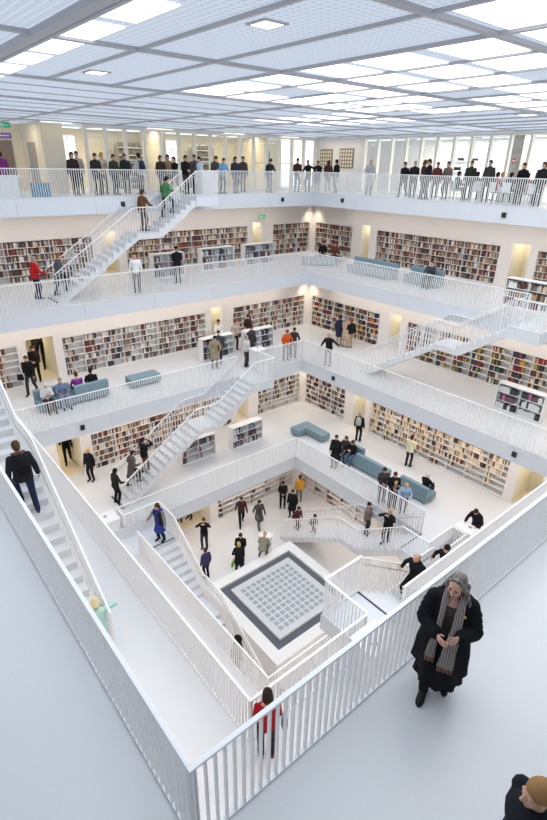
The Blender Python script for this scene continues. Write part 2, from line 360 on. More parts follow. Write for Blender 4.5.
def build_books():
    pts = []
    for i, (w, z0, z1, col, row, text) in enumerate(BOOKS):
        p = pix((w[0][0], w[0][1], (z0+z1)/2)); ok = p and -5 < p[0] < 552 and 0 < p[1] < 825
        hid = 'empty bookcase' in text or 'under the stair' in text
        pts.append((p[2] if ok and not hid else 1e9+i, i))
    pts.sort(); pick = {i for d, i in pts[:300]}
    cm = {}
    bm_ = {}
    rest = MB(); cols = []
    for i, (w, z0, z1, (col, cn), row, text) in enumerate(BOOKS):
        vs = [(x, y, z0) for x, y in w]+[(x, y, z1) for x, y in w]
        fs = [(0,3,2,1),(4,5,6,7),(0,1,5,4),(1,2,6,5),(2,3,7,6),(3,0,4,7)]
        if i in pick:
            m = cm.get(cn+str(col)) or cm.setdefault(cn+str(col), mat('book_'+cn.replace(' ', '_'), srgb(*col), 0.6))
            b = Vector(((w[0][0]+w[2][0])/2, (w[0][1]+w[2][1])/2, z0))
            o = obj('book', MB().add([Vector(v)-b for v in vs], fs), m, loc=b)
            tag(o, f'{cn} book on the {row} shelf of the {text}', 'book', f'{cn} books on the {row} shelf of the {text}')
        else:
            rest.add(vs, fs); cols += [srgb(*col)]*6
    me = rest.mesh('books'); ca = me.color_attributes.new('book_colour', 'FLOAT_COLOR', 'CORNER')
    buf = []
    for p, c in zip(me.polygons, cols): buf += [c[0], c[1], c[2], 1.0]*4
    ca.data.foreach_set('color', buf)
    m = mat('book_spines', (0.5, 0.5, 0.5), 0.65); nt = m.node_tree; n = nt.nodes.new('ShaderNodeVertexColor'); n.layer_name = 'book_colour'
    nt.links.new(n.outputs['Color'], nt.nodes['Principled BSDF'].inputs['Base Color'])
    o = obj('books', me, m); tag(o, 'rows of mixed books filling the farther gallery bookcases and low units', 'books'); o['kind'] = 'stuff'
build_books()

# ------------------------------------------------------------------ balustrades
PITCH = 0.0925
BAL = MB().box(-0.0065, 0.0065, -0.021, 0.021, 0.0, 1.0).mesh('baluster')
def balusters(parent, pts, world):          # pts: (x, y, z0, height) in the parent's frame; the 100 nearest become parts of their own
    d = []
    for i, p in enumerate(pts):
        q = pix(world(p)); d.append((q[2] if q and -20 < q[0] < 567 and -20 < q[1] < 840 else 1e6+i, i))
    d.sort(); near = {i for _, i in d[:100]}; rest = MB()
    for i, (x, y, z, h) in enumerate(pts):
        if i in near:
            o = obj('baluster', BAL, M['rail'], parent, loc=(x, y, z)); o.scale = (1, 1, h)
        else: rest.box(x-0.0065, x+0.0065, y-0.021, y+0.021, z, z+h)
    if rest.v: o = obj('balusters', rest, M['rail'], parent); o['kind'] = 'stuff'
def balustrade(sd, y, x0, x1, z, label):
    ext = IN+0.024 if sd in ('left', 'front') else IN-0.024   # the handrails meet at the corners of the opening
    a_ = y-IN; e0 = ext if abs(x0+a_) < 0.01 else 0; e1 = ext if abs(x1-a_) < 0.01 else 0
    mid = (x0+x1)/2; t = thing('balustrade', label, 'balustrade', loc2w(sd, mid, y, z), ROT[sd])
    L = (x1-x0)/2
    bevel(obj('handrail', MB().box(-L-e0, L+e1, -0.024, 0.024, RAIL-0.03, RAIL), M['rail'], t), 0.005)
    obj('bottom_rail', MB().box(-L, L, -0.024, 0.024, 0.006, 0.018), M['rail'], t)
    for e in (-L+0.01, L-0.01): obj('post', MB().box(e-0.01, e+0.01, -0.024, 0.024, 0.0, RAIL-0.03), M['rail'], t)
    n = int(2*L/PITCH); s = 2*L/n
    balusters(t, [(-L+(i+0.5)*s, 0, 0.018, RAIL-0.048) for i in range(n)], lambda p: loc2w(sd, mid+p[0], y, z+0.5))
    return t
BX0, BX1 = 2.87, 4.08
BWK = {1: 1.5, 2: 1.25, 3: 1.28, 4: 1.25}          # landing box: from .. to along the wall, and its width into the hall
BOXES = {1: ('near', 'right'), 2: ('left', 'front'), 3: ('right', 'near'), 4: ('left',)}
IN = -0.012                                # rails stand just outside the fascia line
for k in (1, 2, 3, 4):
    a = A[k]+IN
    for sd in ROT:
        if k == 4 and sd in ('front', 'near'): continue
        lo, hi = -A[k], A[k]
        if k == 3 and sd == 'left': lo = -6.5
        if k == 4: lo, hi = (-5.5, 11.3) if sd == 'left' else (-11.3, 2.5)
        if k == 3 and sd == 'front': lo = -2.2
        if k == 3 and sd == 'right': hi = 6.5
        if k == 3 and sd == 'near': pass
        nm = SIDE[sd]
        if sd in BOXES[k]:
            balustrade(sd, a, lo, BX0, k*H, f'white balustrade along the {nm} edge of the {FLOORN[k]}, up to its stair landing')
            if hi > BX1: balustrade(sd, a, BX1, hi, k*H, f'white balustrade along the {nm} edge of the {FLOORN[k]}, beyond its stair landing')
        else:
            balustrade(sd, a, lo, hi, k*H, f'white balustrade along the {nm} edge of the {FLOORN[k]}, running unbroken')

# ------------------------------------------------------------------ stairs
N1, N2 = 14, 8; RH = H/22; T1 = 0.285; XS = -3.87; XL0 = XS+13*T1; XL1 = 0.93; T2 = (BX0-XL1)/7
def stair_z(x):
    if x < XS: return 0
    if x < XL0: return RH*(int((x-XS)/T1)+1)
    if x < XL1: return RH*N1
    if x < BX0: return RH*(N1+1+int((x-XL1)/T2))
    return H
def pitch_z(x):                           # smooth nosing line
    if x <= XS: return RH*0.5
    if x <= XL0: return RH+(x-XS)/T1*RH
    if x <= XL1: return RH*N1
    return RH*(N1+1)+(x-XL1)/T2*RH if x < BX0 else H
def staircase(k, sd, label):
    a = A[k+1]; BW = BWK[k+1]; z = k*H; t = thing('staircase', label, 'stairs', loc2w(sd, 0, a-BW/2, z), ROT[sd])
    prof = [(XS, 0)]
    x = XS
    for i in range(N1):
        prof.append((x, RH*(i+1)))
        if i < N1-1: x += T1; prof.append((x, RH*(i+1)))
    x = XL1; prof.append((x, RH*N1))
    for i in range(N2):
        prof.append((x, RH*(N1+1+i)))
        if i < N2-1: x += T2; prof.append((x, RH*(N1+1+i)))
    th = 0.24
    prof += [(BX0+0.005, H), (BX0+0.005, H-0.38), (XL1+0.12, RH*N1-th), (XL0+0.1, RH*N1-th), (XS+0.38, 0)]
    obj('flight', MB().prism(prof, -BW/2+0.03, BW/2-0.03), M['stair'], t)
    if k == 0 or sd == 'front': obj('nosing_strip', MB().box(BX0+0.01, BX0+0.065, -BW/2+0.06, BW/2-0.06, H, H+0.004), M['strip'], t)
    obj('nosing_strip', MB().box(XS-0.1, XS-0.02, -BW/2+0.03, BW/2-0.03, 0, 0.004), M['strip'], t)
    for s in (-1, 1):
        y = s*(BW/2-0.012)
        if s == 1: y = BW/2-0.05
        pts = [(XS, RH*0.5), (XL0-0.15, pitch_z(XL0)-0.05), (XL0+0.1, RH*N1), (XL1-0.05, RH*N1), (BX0, H-RH*0.2)]
        pts = [(px, pz+RAIL-0.02) for px, pz in pts]
        hr = MB()
        for p, q in zip(pts[:-1], pts[1:]): hr.bar((p[0], y, p[1]), (q[0], y, q[1]), 0.045, 0.03)
        obj('handrail', hr, M['rail'], t)
        n = 49; bl = []
        for i in range(n):
            x = XS+0.04+(BX0-XS-0.08)*i/(n-1); b = stair_z(x)-0.1 if x > XS+0.3 else 0.02
            for p, q in zip(pts[:-1], pts[1:]):
                if p[0] <= x <= q[0]: top = p[1]+(q[1]-p[1])*(x-p[0])/(q[0]-p[0])
            bl.append((x, y, b, top-b-0.01))
        balusters(t, bl, lambda p: loc2w(sd, p[0], a-BW/2, z+p[2]))
        # inner grab rail, a thin dark tube on the wall side of the balusters
        g = MB(); yy = y-s*0.07
        for p, q in zip(pts[:-1], pts[1:]): g.cap((p[0], yy, p[1]-0.16), 0.013, (q[0], yy, q[1]-0.16), 0.013, 6)
        obj('grab_rail', g, M['metal'], t, True)
    return t
def landing(k, sd):
    a = A[k]; BW = BWK[k]; mb = MB().box(BX0+0.007, BX1, a-BW, a-0.001, k*H-0.42, k*H-0.001)
    struct('floor', mb, M['slab'], ROT[sd])
    t = thing('balustrade', f'white balustrade boxing in the stair landing on the {SIDE[sd]} side of the {FLOORN[k]}', 'balustrade', loc2w(sd, 0, 0, k*H), ROT[sd])
    y0, y1 = a-BW+0.03, a; x1 = BX1-0.03
    bevel(obj('handrail', MB().box(BX0, x1+0.03, y0-0.03, y0+0.03, RAIL-0.03, RAIL).box(x1-0.03, x1+0.03, y0+0.03, y1, RAIL-0.03, RAIL), M['rail'], t), 0.005)
    obj('bottom_rail', MB().box(BX0, x1, y0-0.02, y0+0.02, 0.03, 0.055).box(x1-0.02, x1+0.02, y0, y1, 0.03, 0.055), M['rail'], t)
    n = int((BX1-BX0)/PITCH)
    for i in range(n):
        o = obj('baluster', BAL, M['rail'], t, loc=(BX0+0.05+i*(BX1-BX0-0.1)/(n-1), y0, 0.05)); o.scale = (1, 1, RAIL-0.078)
        o = obj('baluster', BAL, M['rail'], t, loc=(x1, y0+0.08+i*(BW-0.14)/(n-1), 0.05), rz=PI/2); o.scale = (1, 1, RAIL-0.078)
    if k == 1: obj('panel', MB().box(BX0+0.02 if False else x1-0.012, x1+0.012, y0, y1+0.5, 0.0, 0.5), M['slab'], t)
for k, sds in BOXES.items():
    for sd in sds: landing(k, sd)
staircase(0, 'near', 'white stair from the bottom floor up to the woman in the blue coat')
staircase(0, 'right', 'white stair from the bottom floor rising behind the square basin')
staircase(1, 'left', 'white stair climbing from the first to the second gallery with three people near its foot')
staircase(1, 'front', 'white stair up to the second gallery which the bald man in black climbs')
staircase(2, 'right', 'empty white stair on the right from the second to the third gallery')
staircase(2, 'near', 'white stair at the left edge climbed by the man with the black backpack')
staircase(3, 'left', 'white stair rising to the top gallery past the red jacket')

# ------------------------------------------------------------------ terminals beside the stair heads
def terminal(k, sd, label):
    t = thing('terminal', label, 'terminal', loc2w(sd, 4.38, A[k]+0.42, k*H), ROT[sd], 'white terminals beside the stair heads')
    bevel(obj('cabinet', MB().prism([(-0.33, 0), (0.33, 0), (0.33, 0.98), (-0.33, 0.98)], -0.27, 0.27), M['white'], t), 0.01)
    bevel(obj('desk_top', MB().box(-0.36, 0.36, -0.3, 0.3, 0.98, 1.01), M['white'], t), 0.006)
    for i in range(3): obj('socket', MB().loft([((-0.12+0.12*i, -0.271, 0.62), 0.03, 0.03, (1,0,0), (0,0,1)), ((-0.12+0.12*i, -0.276, 0.62), 0.03, 0.03, (1,0,0), (0,0,1))], 12), M['black'], t)
    obj('keypad', MB().box(0.02, 0.16, 0.06, 0.16, 1.01, 1.016), M['rack'], t)
terminal(1, 'near', 'white terminal box at the left end of the first gallery, near the stair')
terminal(1, 'right', 'white terminal desk with a man in black leaning over it')
terminal(2, 'left', 'white terminal box at the stair head beside the pale jacket')
terminal(2, 'front', 'white terminal box behind the near balustrade, left of the woman with the scarf')
terminal(4, 'left', 'white terminal box at the head of the top stair')
t = thing('side_table', 'small white table beside the crouching person on the bottom floor', 'table', (1.95, 3.62, 0))
bevel(obj('cabinet', MB().box(-0.21, 0.21, -0.21, 0.21, 0, 0.95), M['white'], t), 0.01); bevel(obj('desk_top', MB().box(-0.27, 0.27, -0.27, 0.27, 0.95, 0.98), M['white'], t), 0.006)

# ------------------------------------------------------------------ the square basin in the middle of the bottom floor
cx = cy = 0.2
t = thing('basin', 'square white raised basin with dark gravel round a gridded glass platform', 'basin', (cx, cy, 0)); ho, hi, hp = 2.37, 1.92, 1.58
mb = MB(); mb.box(-ho, ho, hi, ho, 0, 1.0).box(-ho, ho, -ho, -hi, 0, 1.0).box(hi, ho, -hi, hi, 0, 1.0).box(-ho, -hi, -hi, hi, 0, 1.0)
obj('coping', mb, M['plinth'], t); obj('gravel_bed', MB().box(-hi, hi, -hi, hi, 0, 0.9), M['dark'], t)
obj('platform', MB().box(-hp, hp, -hp, hp, 0.9, 1.0), M['platform'], t)
pm = MB().box(-0.095, 0.095, -0.095, 0.095, 0, 0.006).mesh('glass_square')
for i in range(10):
    for j in range(10): obj('glass_square', pm, M['glassgrey'], t, loc=(-1.2+i*0.2667, -1.2+j*0.2667, 1.0))
# ------------------------------------------------------------------ seats
def legs(t, pts):
    lm = MB().box(-0.02, 0.02, -0.02, 0.02, 0, 0.1).mesh('leg')
    for x, y in pts: obj('leg', lm, M['metal'], t, loc=(x, y, 0))
def bench(loc, rz, L, d, label):
    t = thing('bench', label, 'bench', loc, rz)
    bevel(obj('seat', MB().box(-L/2, L/2, -d/2, d/2, 0.1, 0.44), M['sofa'], t), 0.03, 3)
    legs(t, [(sx*(L/2-0.08), sy*(d/2-0.08)) for sx in (-1, 1) for sy in (-1, 1)]); return t
def sofa(loc, rz, segs, label, d=0.72, split=True):   # segs: (x0, x1, side of the backrest: 1 = +y, -1 = -y, 0 = none)
    t = thing('sofa', label, 'sofa', loc, rz)
    for x0, x1, s in segs:
        bevel(obj('seat', MB().box(x0+0.003, x1-0.003, -d/2, d/2, 0.1, 0.43), M['sofa'], t), 0.03, 3)
        if s: bevel(obj('backrest', MB().box(x0+0.003, x1-0.003, min(s*d/2, s*(d/2-0.2)), max(s*d/2, s*(d/2-0.2)), 0.432, 0.8), M['sofa'], t), 0.03, 3)
    X0, X1 = segs[0][0], segs[-1][1]
    legs(t, [(x, sy*(d/2-0.08)) for x in (X0+0.08, X1-0.08) for sy in (-1, 1)]); return t
t = thing('bench', 'L-shaped blue bench without backrest at the corner of the first gallery', 'bench', (6.55, 6.3, H))
bevel(obj('seat', MB().add([(-0.6,0.25,0.1),(-0.6,-0.35,0.1),(0.0,-0.35,0.1),(0.0,-1.55,0.1),(0.6,-1.55,0.1),(0.6,0.25,0.1),(-0.6,0.25,0.44),(-0.6,-0.35,0.44),(0.0,-0.35,0.44),(0.0,-1.55,0.44),(0.6,-1.55,0.44),(0.6,0.25,0.44)],
    [(0,1,2,5),(2,3,4,5),(6,11,8,7),(8,11,10,9),(0,6,7,1),(1,7,8,2),(2,8,9,3),(3,9,10,4),(4,10,11,5),(5,11,6,0)]), M['sofa'], t), 0.03, 3)
legs(t, [(-0.5,0.15),(-0.5,-0.25),(0.1,-1.45),(0.5,-1.45),(0.5,0.15)])
sofa((6.5, 1.95, H), -PI/2, [(-1.5, -0.15, 1), (-0.15, 1.5, -1)], 'long blue sofa with alternating backrests by the seated couple on the first gallery')
sofa((6.62, -1.15, H), -PI/2, [(-0.72, 0.72, -1)], 'short blue sofa with a white-haired person sitting on its far side')
sofa((-4.3, 8.85, 2*H), 0.0, [(-1.45, 0.0, 1), (0.0, 1.45, -1)], 'blue sofa with four people sitting on it at the left of the second gallery')
bench((-1.05, 8.95, 2*H), 0, 1.45, 0.68, 'plain blue bench standing empty on the second gallery')
sofa((11.35, 10.6, 3*H), -PI/4, [(-1.0, 1.0, 0)], 'pale blue bench in front of the two people in the third gallery corner', split=False)
sofa((11.45, 6.6, 3*H), -PI/2, [(-1.5, -0.1, 1), (-0.1, 1.5, 1)], 'long blue sofa in the middle of the third gallery, empty')
sofa((11.75, 3.55, 3*H), -PI/2, [(-0.95, 0.95, 1)], 'blue sofa where a man in a dark vest sits on the third gallery')

# ------------------------------------------------------------------ small black loudspeakers on the fascias
def speaker(k, u, v, side, label):
    a = A[k]; p = ony(u, v, a) if side == 'left' else onx(u, v, a)
    t = thing('loudspeaker', label, 'loudspeaker', p, ROT[side], 'black loudspeakers on the gallery edges')
    bevel(obj('housing', MB().box(-0.085, 0.085, -0.1, -0.022, -0.1, 0.1), M['black'], t), 0.012)
    obj('cone', MB().loft([((0,-0.1,0),0.06,0.06,(1,0,0),(0,0,1)),((0,-0.106,0),0.05,0.05,(1,0,0),(0,0,1))], 14), M['black'], t)
for k, u, v, s, l in [(4,122.5,204,'left','black loudspeaker on the top gallery edge beside the brown jacket on the stair'), (4,282,199.5,'left','black loudspeaker on the top gallery edge left of the corner'),
    (4,343,200.5,'right','black loudspeaker on the top gallery edge just right of the corner'), (4,504.5,215,'right','black loudspeaker on the top gallery edge under the seated crowd'),
    (2,82,427,'left','black loudspeaker on the second gallery edge above the open doorway'), (2,334,378,'right','black loudspeaker on the second gallery edge below the pointing man'),
    (2,515,454,'right','black loudspeaker on the second gallery edge under the media unit')]: speaker(k, u, v, s, l)

# ------------------------------------------------------------------ top gallery: glazed screens, rooms behind, signs
Z4 = 4*H; CZ = 18.5
def screen(sd, xs, label):
    t = thing('glass_screen', label, 'glass partition', loc2w(sd, 0, 14.6, Z4), ROT[sd]); h = CZ-Z4-0.005
    pm = MB().box(-0.06, 0.06, -0.11, 0.11, 0.0, h-0.12).mesh('post')
    for x in xs: obj('post', pm, M['post'], t, loc=(x, 0, 0))
    obj('head_rail', MB().box(xs[0]-0.06, xs[-1]+0.06, -0.11, 0.11, h-0.12, h), M['post'], t)
    obj('bottom_rail', MB().box(xs[0]+0.06, xs[-1]-0.06, -0.03, 0.03, 0.0, 0.06), M['post'], t)
    for i, (a, b) in enumerate(zip(xs[:-1], xs[1:])):
        obj('pane', MB().box(a+0.065, b-0.065, -0.005, 0.005, 0.065, h-0.125), M['glass'], t)
        if sd == 'left' and i % 2 == 0: obj('transom', MB().box(a+0.065, b-0.065, -0.03, 0.03, 1.42, 1.48), M['post'], t)
screen('left', [-0.15+0.975*i for i in range(16)], 'glazed screen with pale posts along the back of the top gallery, left side')
screen('right', [-10.58+0.966*i for i in range(14)], 'glazed screen with pale posts before the bright windows of the top gallery')
struct('wall_left', MB().box(-2.1, -1.15, 14.6, 19.2, Z4, CZ), M['cream'])
struct('wall_left', MB().box(-9, -2.1, 17.6, 17.9, Z4, CZ), M['cream'])
# back wall of the left rooms, with tall windows
def winwall(sd, y, x0, x1, wins, sill, top, m):
    mb = MB(); x = x0
    for a, b in wins:
        mb.box(x, a, y, y+0.3, Z4, CZ).box(a, b, y, y+0.3, Z4, Z4+sill).box(a, b, y, y+0.3, Z4+top, CZ); x = b
    mb.box(x, x1, y, y+0.3, Z4, CZ); struct('wall_'+sd, mb, m, ROT[sd])
    for i, (a, b) in enumerate(wins):
        f = MB(); nv = max(1, round((b-a)/0.5)); nh = 4
        for j in range(nv+1): xx = a+0.03+(b-a-0.06)*j/nv; f.box(xx-0.025, xx+0.025, y+0.1, y+0.16, Z4+sill, Z4+top)
        for j in range(nh+1): zz = Z4+sill+0.03+(top-sill-0.06)*j/nh; f.box(a, b, y+0.105, y+0.155, zz-0.02, zz+0.02)
        struct('window_%d' % (i+1), f, M['rail'], ROT[sd])
        struct('window_%d' % (i+1), MB().box(a, b, y+0.2, y+0.21, Z4+sill, Z4+top), M['glass'], ROT[sd])
winwall('left', 18.6, -1.2, 15, [(0.0, 0.95), (6.0, 7.2)], 0.6, 2.6, M['cream'])
winwall('right', 18.6, -15, 7, [(-8.6,-6.6),(-6.2,-4.2),(-3.8,-1.9),(-1.5,0.6),(1.0,3.2)], 0.35, 2.75, M['wall'])
struct('wall_right', MB().box(-14.6, -10.7, 14.6, 14.9, Z4, CZ), M['wall'], ROT['right'])
struct('column_right', MB().box(-2.72, -2.1, 16.2, 16.75, Z4, CZ), M['doorgrey'], ROT['right'])
for x in (2.2, 9.0):
    struct('wall_left', MB().box(x+2.2, x+2.35, 15.6, 18.6, Z4, CZ), M['cream'])
for x, lab in ((3.5, 'left'), (8.2, 'middle'), (12.6, 'right')):
    t = thing('display_rack', f'grey gridded display rack behind the glazed screen, {lab} of three', 'rack', (x, 17.9, Z4))
    obj('frame', MB().box(-0.75, -0.7, -0.2, 0.2, 0, 2.2).box(0.7, 0.75, -0.2, 0.2, 0, 2.2).box(-0.7, 0.7, 0.16, 0.2, 0, 2.2), M['rack'], t)
    for i in range(6): obj('shelf', MB().box(-0.7, 0.7, -0.2, 0.16, 0.25+i*0.36, 0.28+i*0.36), M['signwhite'], t)
    mb = MB()
    for i in range(6):
        for j in range(7): mb.box(-0.66+j*0.19, -0.52+j*0.19, -0.1, -0.06, 0.282+i*0.36, 0.52+i*0.36)
    obj('leaflets', mb, M['frame'], t)['kind'] = 'stuff'
t = thing('display_shelf', 'white wall shelves with small dark objects behind the right glazed screen', 'shelf', (18.3, 6.4, Z4), ROT['right'])
for i in range(2): obj('shelf', MB().box(-0.9, 0.9, 0, 0.28, 1.25+0.5*i, 1.28+0.5*i), M['signwhite'], t)
obj('back_panel', MB().box(-0.9, 0.9, 0.25, 0.28, 1.0, 2.2), M['signwhite'], t)
obj('ornaments', MB().box(-0.7, -0.3, 0.05, 0.2, 1.28, 1.45).box(0.1, 0.3, 0.05, 0.2, 1.28, 1.4).box(0.4, 0.7, 0.05, 0.2, 1.78, 1.9).box(-0.5, -0.2, 0.05, 0.2, 1.78, 1.92), M['black'], t)
for (y, w, h, z, lab) in ((13.7, 1.05, 1.1, 1.2, 'dark framed grid picture on the top gallery wall, left of two'), (12.0, 1.15, 1.05, 1.28, 'framed grid of small pictures on the top gallery wall, right of two')):
    t = thing('picture', lab, 'picture', (14.598, y, Z4+z), -PI/2)
    obj('frame', MB().box(-w/2, w/2, -0.03, 0, 0, h), M['frame'], t)
    q = MB()
    for i in range(5):
        for j in range(5): q.box(-w/2+0.06+i*(w-0.08)/5, -w/2+0.03+(i+0.8)*(w-0.08)/5, -0.034, -0.03, 0.05+j*(h-0.07)/5, 0.03+(j+0.85)*(h-0.07)/5)
    obj('print', q, M['cream'], t)
t = thing('door', 'wide brown double door at the far left of the top gallery', 'door', (-3.62, 17.6, Z4))
for s in (-1, 1):
    d = obj('door_leaf', MB().box(min(0.01*s, 0.98*s), max(0.01*s, 0.98*s), -0.05, -0.005, 0.01, 2.15), M['brown'], t); obj('handle', MB().box(min(0.06*s, 0.1*s), max(0.06*s, 0.1*s), -0.09, -0.05, 0.95, 1.2), M['metal'], d)
obj('frame', MB().box(-1.06, -1.0, -0.07, -0.005, 0.01, 2.2).box(1.0, 1.06, -0.07, -0.005, 0.01, 2.2).box(-1.0, 1.0, -0.07, -0.005, 2.16, 2.2), M['doorgrey'], t)
t = thing('door', 'narrow grey door in the cream pier at the left of the top gallery', 'door', (-2.1, 16.2, Z4), PI/2)
d = obj('door_leaf', MB().box(-0.5, 0.5, 0.005, 0.05, 0.01, 2.1), M['doorgrey'], t); obj('handle', MB().box(0.38, 0.42, 0.05, 0.09, 0.98, 1.1), M['metal'], d)
t = thing('sign', 'green exit sign hanging at the top left corner under the ceiling', 'sign', (-3.4, 15.2, 18.2))
obj('plate', MB().box(-0.25, 0.25, -0.02, 0.02, 0, 0.2), M['green'], t); obj('pictogram', MB().box(-0.05, 0.0, -0.026, -0.02, 0.04, 0.16).box(0.05, 0.17, -0.026, -0.02, 0.08, 0.11).box(-0.15, -0.08, -0.026, -0.02, 0.03, 0.17), M['signwhite'], t)
obj('hanger', MB().box(-0.2, -0.19, -0.005, 0.005, 0.2, CZ-18.2).box(0.19, 0.2, -0.005, 0.005, 0.2, CZ-18.2), M['metal'], t)
t = thing('sign', 'small purple sign above the brown door', 'sign', (-2.85, 17.58, Z4+2.27))
obj('plate', MB().box(-0.3, 0.3, -0.02, 0, 0, 0.22), M['purple'], t)
obj('lettering', MB().box(-0.22, -0.08, -0.024, -0.02, 0.08, 0.14).box(-0.05, 0.08, -0.024, -0.02, 0.08, 0.14).box(0.11, 0.22, -0.024, -0.02, 0.08, 0.14), M['signwhite'], t)
t = thing('sign', 'green exit sign above the pale doorway of the third gallery', 'sign', (9.95, 14.2, 3*H+2.32))
obj('plate', MB().box(-0.24, 0.24, -0.02, 0.02, 0, 0.22), M['green'], t); obj('pictogram', MB().box(-0.06, 0.0, -0.026, -0.02, 0.04, 0.18).box(0.05, 0.17, -0.026, -0.02, 0.09, 0.12).box(-0.17, -0.1, -0.026, -0.02, 0.03, 0.19), M['signwhite'], t)
obj('hanger', MB().box(-0.2, -0.19, -0.005, 0.005, 0.22, 0.92).box(0.19, 0.2, -0.005, 0.005, 0.22, 0.92), M['metal'], t)
t = thing('sign', 'round no-entry sign on the grey column among the bright windows', 'sign', (16.19, 2.41, Z4+1.75), -PI/2)
obj('disc', MB().loft([((0,0,0),0.11,0.11,(1,0,0),(0,0,1)),((0,-0.012,0),0.11,0.11,(1,0,0),(0,0,1))], 20), mat('sign_red', (0.5, 0.03, 0.03)), t)
obj('bar', MB().box(-0.075, 0.075, -0.02, -0.012, -0.025, 0.025), M['signwhite'], t)
t = thing('counter', 'white counter at the left edge of the top gallery by the purple jacket', 'counter', (-4.55, 12.2, Z4))
obj('cabinet', MB().box(-0.45, 0.45, -0.25, 0.25, 0, 0.75), M['white'], t); obj('counter_top', MB().box(-0.5, 0.55, -0.3, 0.3, 0.75, 0.8), M['white'], t)
t = thing('bin', 'small blue bin behind the top gallery balustrade at the left', 'bin', (-3.25, 12.1, Z4))
obj('body', MB().box(-0.32, 0.32, -0.25, 0.25, 0, 0.5), M['bin'], t); obj('rim', MB().box(-0.34, 0.34, -0.27, 0.27, 0.5, 0.53), M['rack'], t)
for i, (x, y) in enumerate([(15.9, 4.6), (15.9, 3.3), (15.4, 2.25), (15.9, 1.2), (16.0, -0.2), (15.9, -1.0)]):
    t = thing('cafe_table', 'white cafe table among the seated people behind the right glazed screen', 'table', (x, y, Z4), 0, 'cafe tables behind the right screen')
    obj('table_top', MB().loft([((0,0,0.72),0.35,0.35),((0,0,0.75),0.35,0.35)], 20), M['signwhite'], t); obj('pedestal', MB().loft([((0,0,0.02),0.03,0.03),((0,0,0.72),0.03,0.03)], 8), M['metal'], t); obj('foot', MB().loft([((0,0,0.0),0.22,0.22),((0,0,0.02),0.22,0.22)], 16), M['metal'], t)

# ------------------------------------------------------------------ glass roof
cb = MB(); S = 1.46; X0 = -2.93
ys = [-2.6+4.4*i for i in range(-3, 5)]      # main beams
for y in ys: cb.box(-20, 19.3, y-0.06, y+0.06, CZ+0.02, CZ+0.07)
for i in range(-3, 6):
    x = X0-4.36+4.38*i
    if i == 0: cb.box(x-0.24, x-0.06, -16, 19.3, CZ-0.01, CZ+0.07).box(x+0.02, x+0.09, -16, 19.3, CZ+0.01, CZ+0.07)
    else: cb.box(x-0.05, x+0.05, -16, 19.3, CZ+0.024, CZ+0.07)
for i in range(-10, 16):                   # secondary bars
    if i % 3 == 0: continue
    x = X0+S*i; cb.box(x-0.035, x+0.035, -16, 1.8, CZ+0.03, CZ+0.07)
for i in range(1, 13):
    if i % 3 == 0: continue
    y = 1.8+S*i; cb.box(-20, 19.3, y-0.018, y+0.018, CZ+0.05, CZ+0.07)
o = struct('beam', cb, M['beam'])
o = struct('ceiling', MB().box(-20, 19.3, -17.6, 19.3, CZ+0.071, CZ+0.13), M['ceil'])
def pane(x0, x1, y0, y1, label):  # daylight patches on the roof, built as separate glowing panes
    o = obj('skyglow', MB().box(x0, x1, y0, y1, CZ+0.055, CZ+0.0705), M['sky']); tag(o, label, 'skyglow', 'bright daylight patches of the glass roof')
ROWN = ['nearest', 'second', 'third', 'fourth', 'fifth', 'sixth']
LP = 'bright daylight patch on the glass roof over the right half of the hall'
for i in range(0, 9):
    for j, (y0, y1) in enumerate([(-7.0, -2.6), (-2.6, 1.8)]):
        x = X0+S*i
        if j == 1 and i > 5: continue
        for q in range(3):  # gaps between the patches imitate shade bands of the beams above
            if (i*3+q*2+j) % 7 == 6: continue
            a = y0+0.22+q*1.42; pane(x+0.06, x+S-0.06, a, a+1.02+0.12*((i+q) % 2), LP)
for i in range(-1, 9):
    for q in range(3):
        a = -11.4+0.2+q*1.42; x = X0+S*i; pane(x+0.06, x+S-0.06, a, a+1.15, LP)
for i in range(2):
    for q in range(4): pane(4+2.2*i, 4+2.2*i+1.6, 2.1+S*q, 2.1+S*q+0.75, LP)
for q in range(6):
    a = -5.2+1.45*q; pane(-7.13, -6.62, a, a+1.12, 'narrow bright strip on the glass roof beside the wide beam at the top left')
def downlight(u, v, lab, s=0.28):
    p = fl(u, v, CZ); t = thing('downlight', lab, 'ceiling lamp', (p.x, p.y, CZ+0.052))
    obj('frame', MB().box(-s, s, -s, s, 0.0, 0.0185), M['beam'], t); obj('lamp_face', MB().box(-s*0.75, s*0.75, -s*0.75, s*0.75, -0.006, 0.0), M['lamp'], t)
downlight(267, 30, 'square lamp set in the glass roof at the top middle', 0.2)
downlight(97, 76, 'square lamp set in the glass roof at the left', 0.22)
downlight(527, 117, 'square lamp set in the glass roof over the right windows', 0.3)
# ceiling wash lamps over the top gallery
for i, (x, y) in enumerate([(-1.5, 14.2), (3.5, 14.2), (8, 14.2), (12, 14.2)]):
    t = thing('strip_lamp', 'flat strip lamp under the roof edge above the left glazed screen', 'ceiling lamp', (x, y, CZ), 0, 'strip lamps above the left screen')
    obj('housing', MB().box(-0.7, 0.7, -0.12, 0.12, -0.04, 0.0), M['white'], t); obj('lamp_face', MB().box(-0.65, 0.65, -0.09, 0.09, -0.052, -0.04), M['lamp'], t)

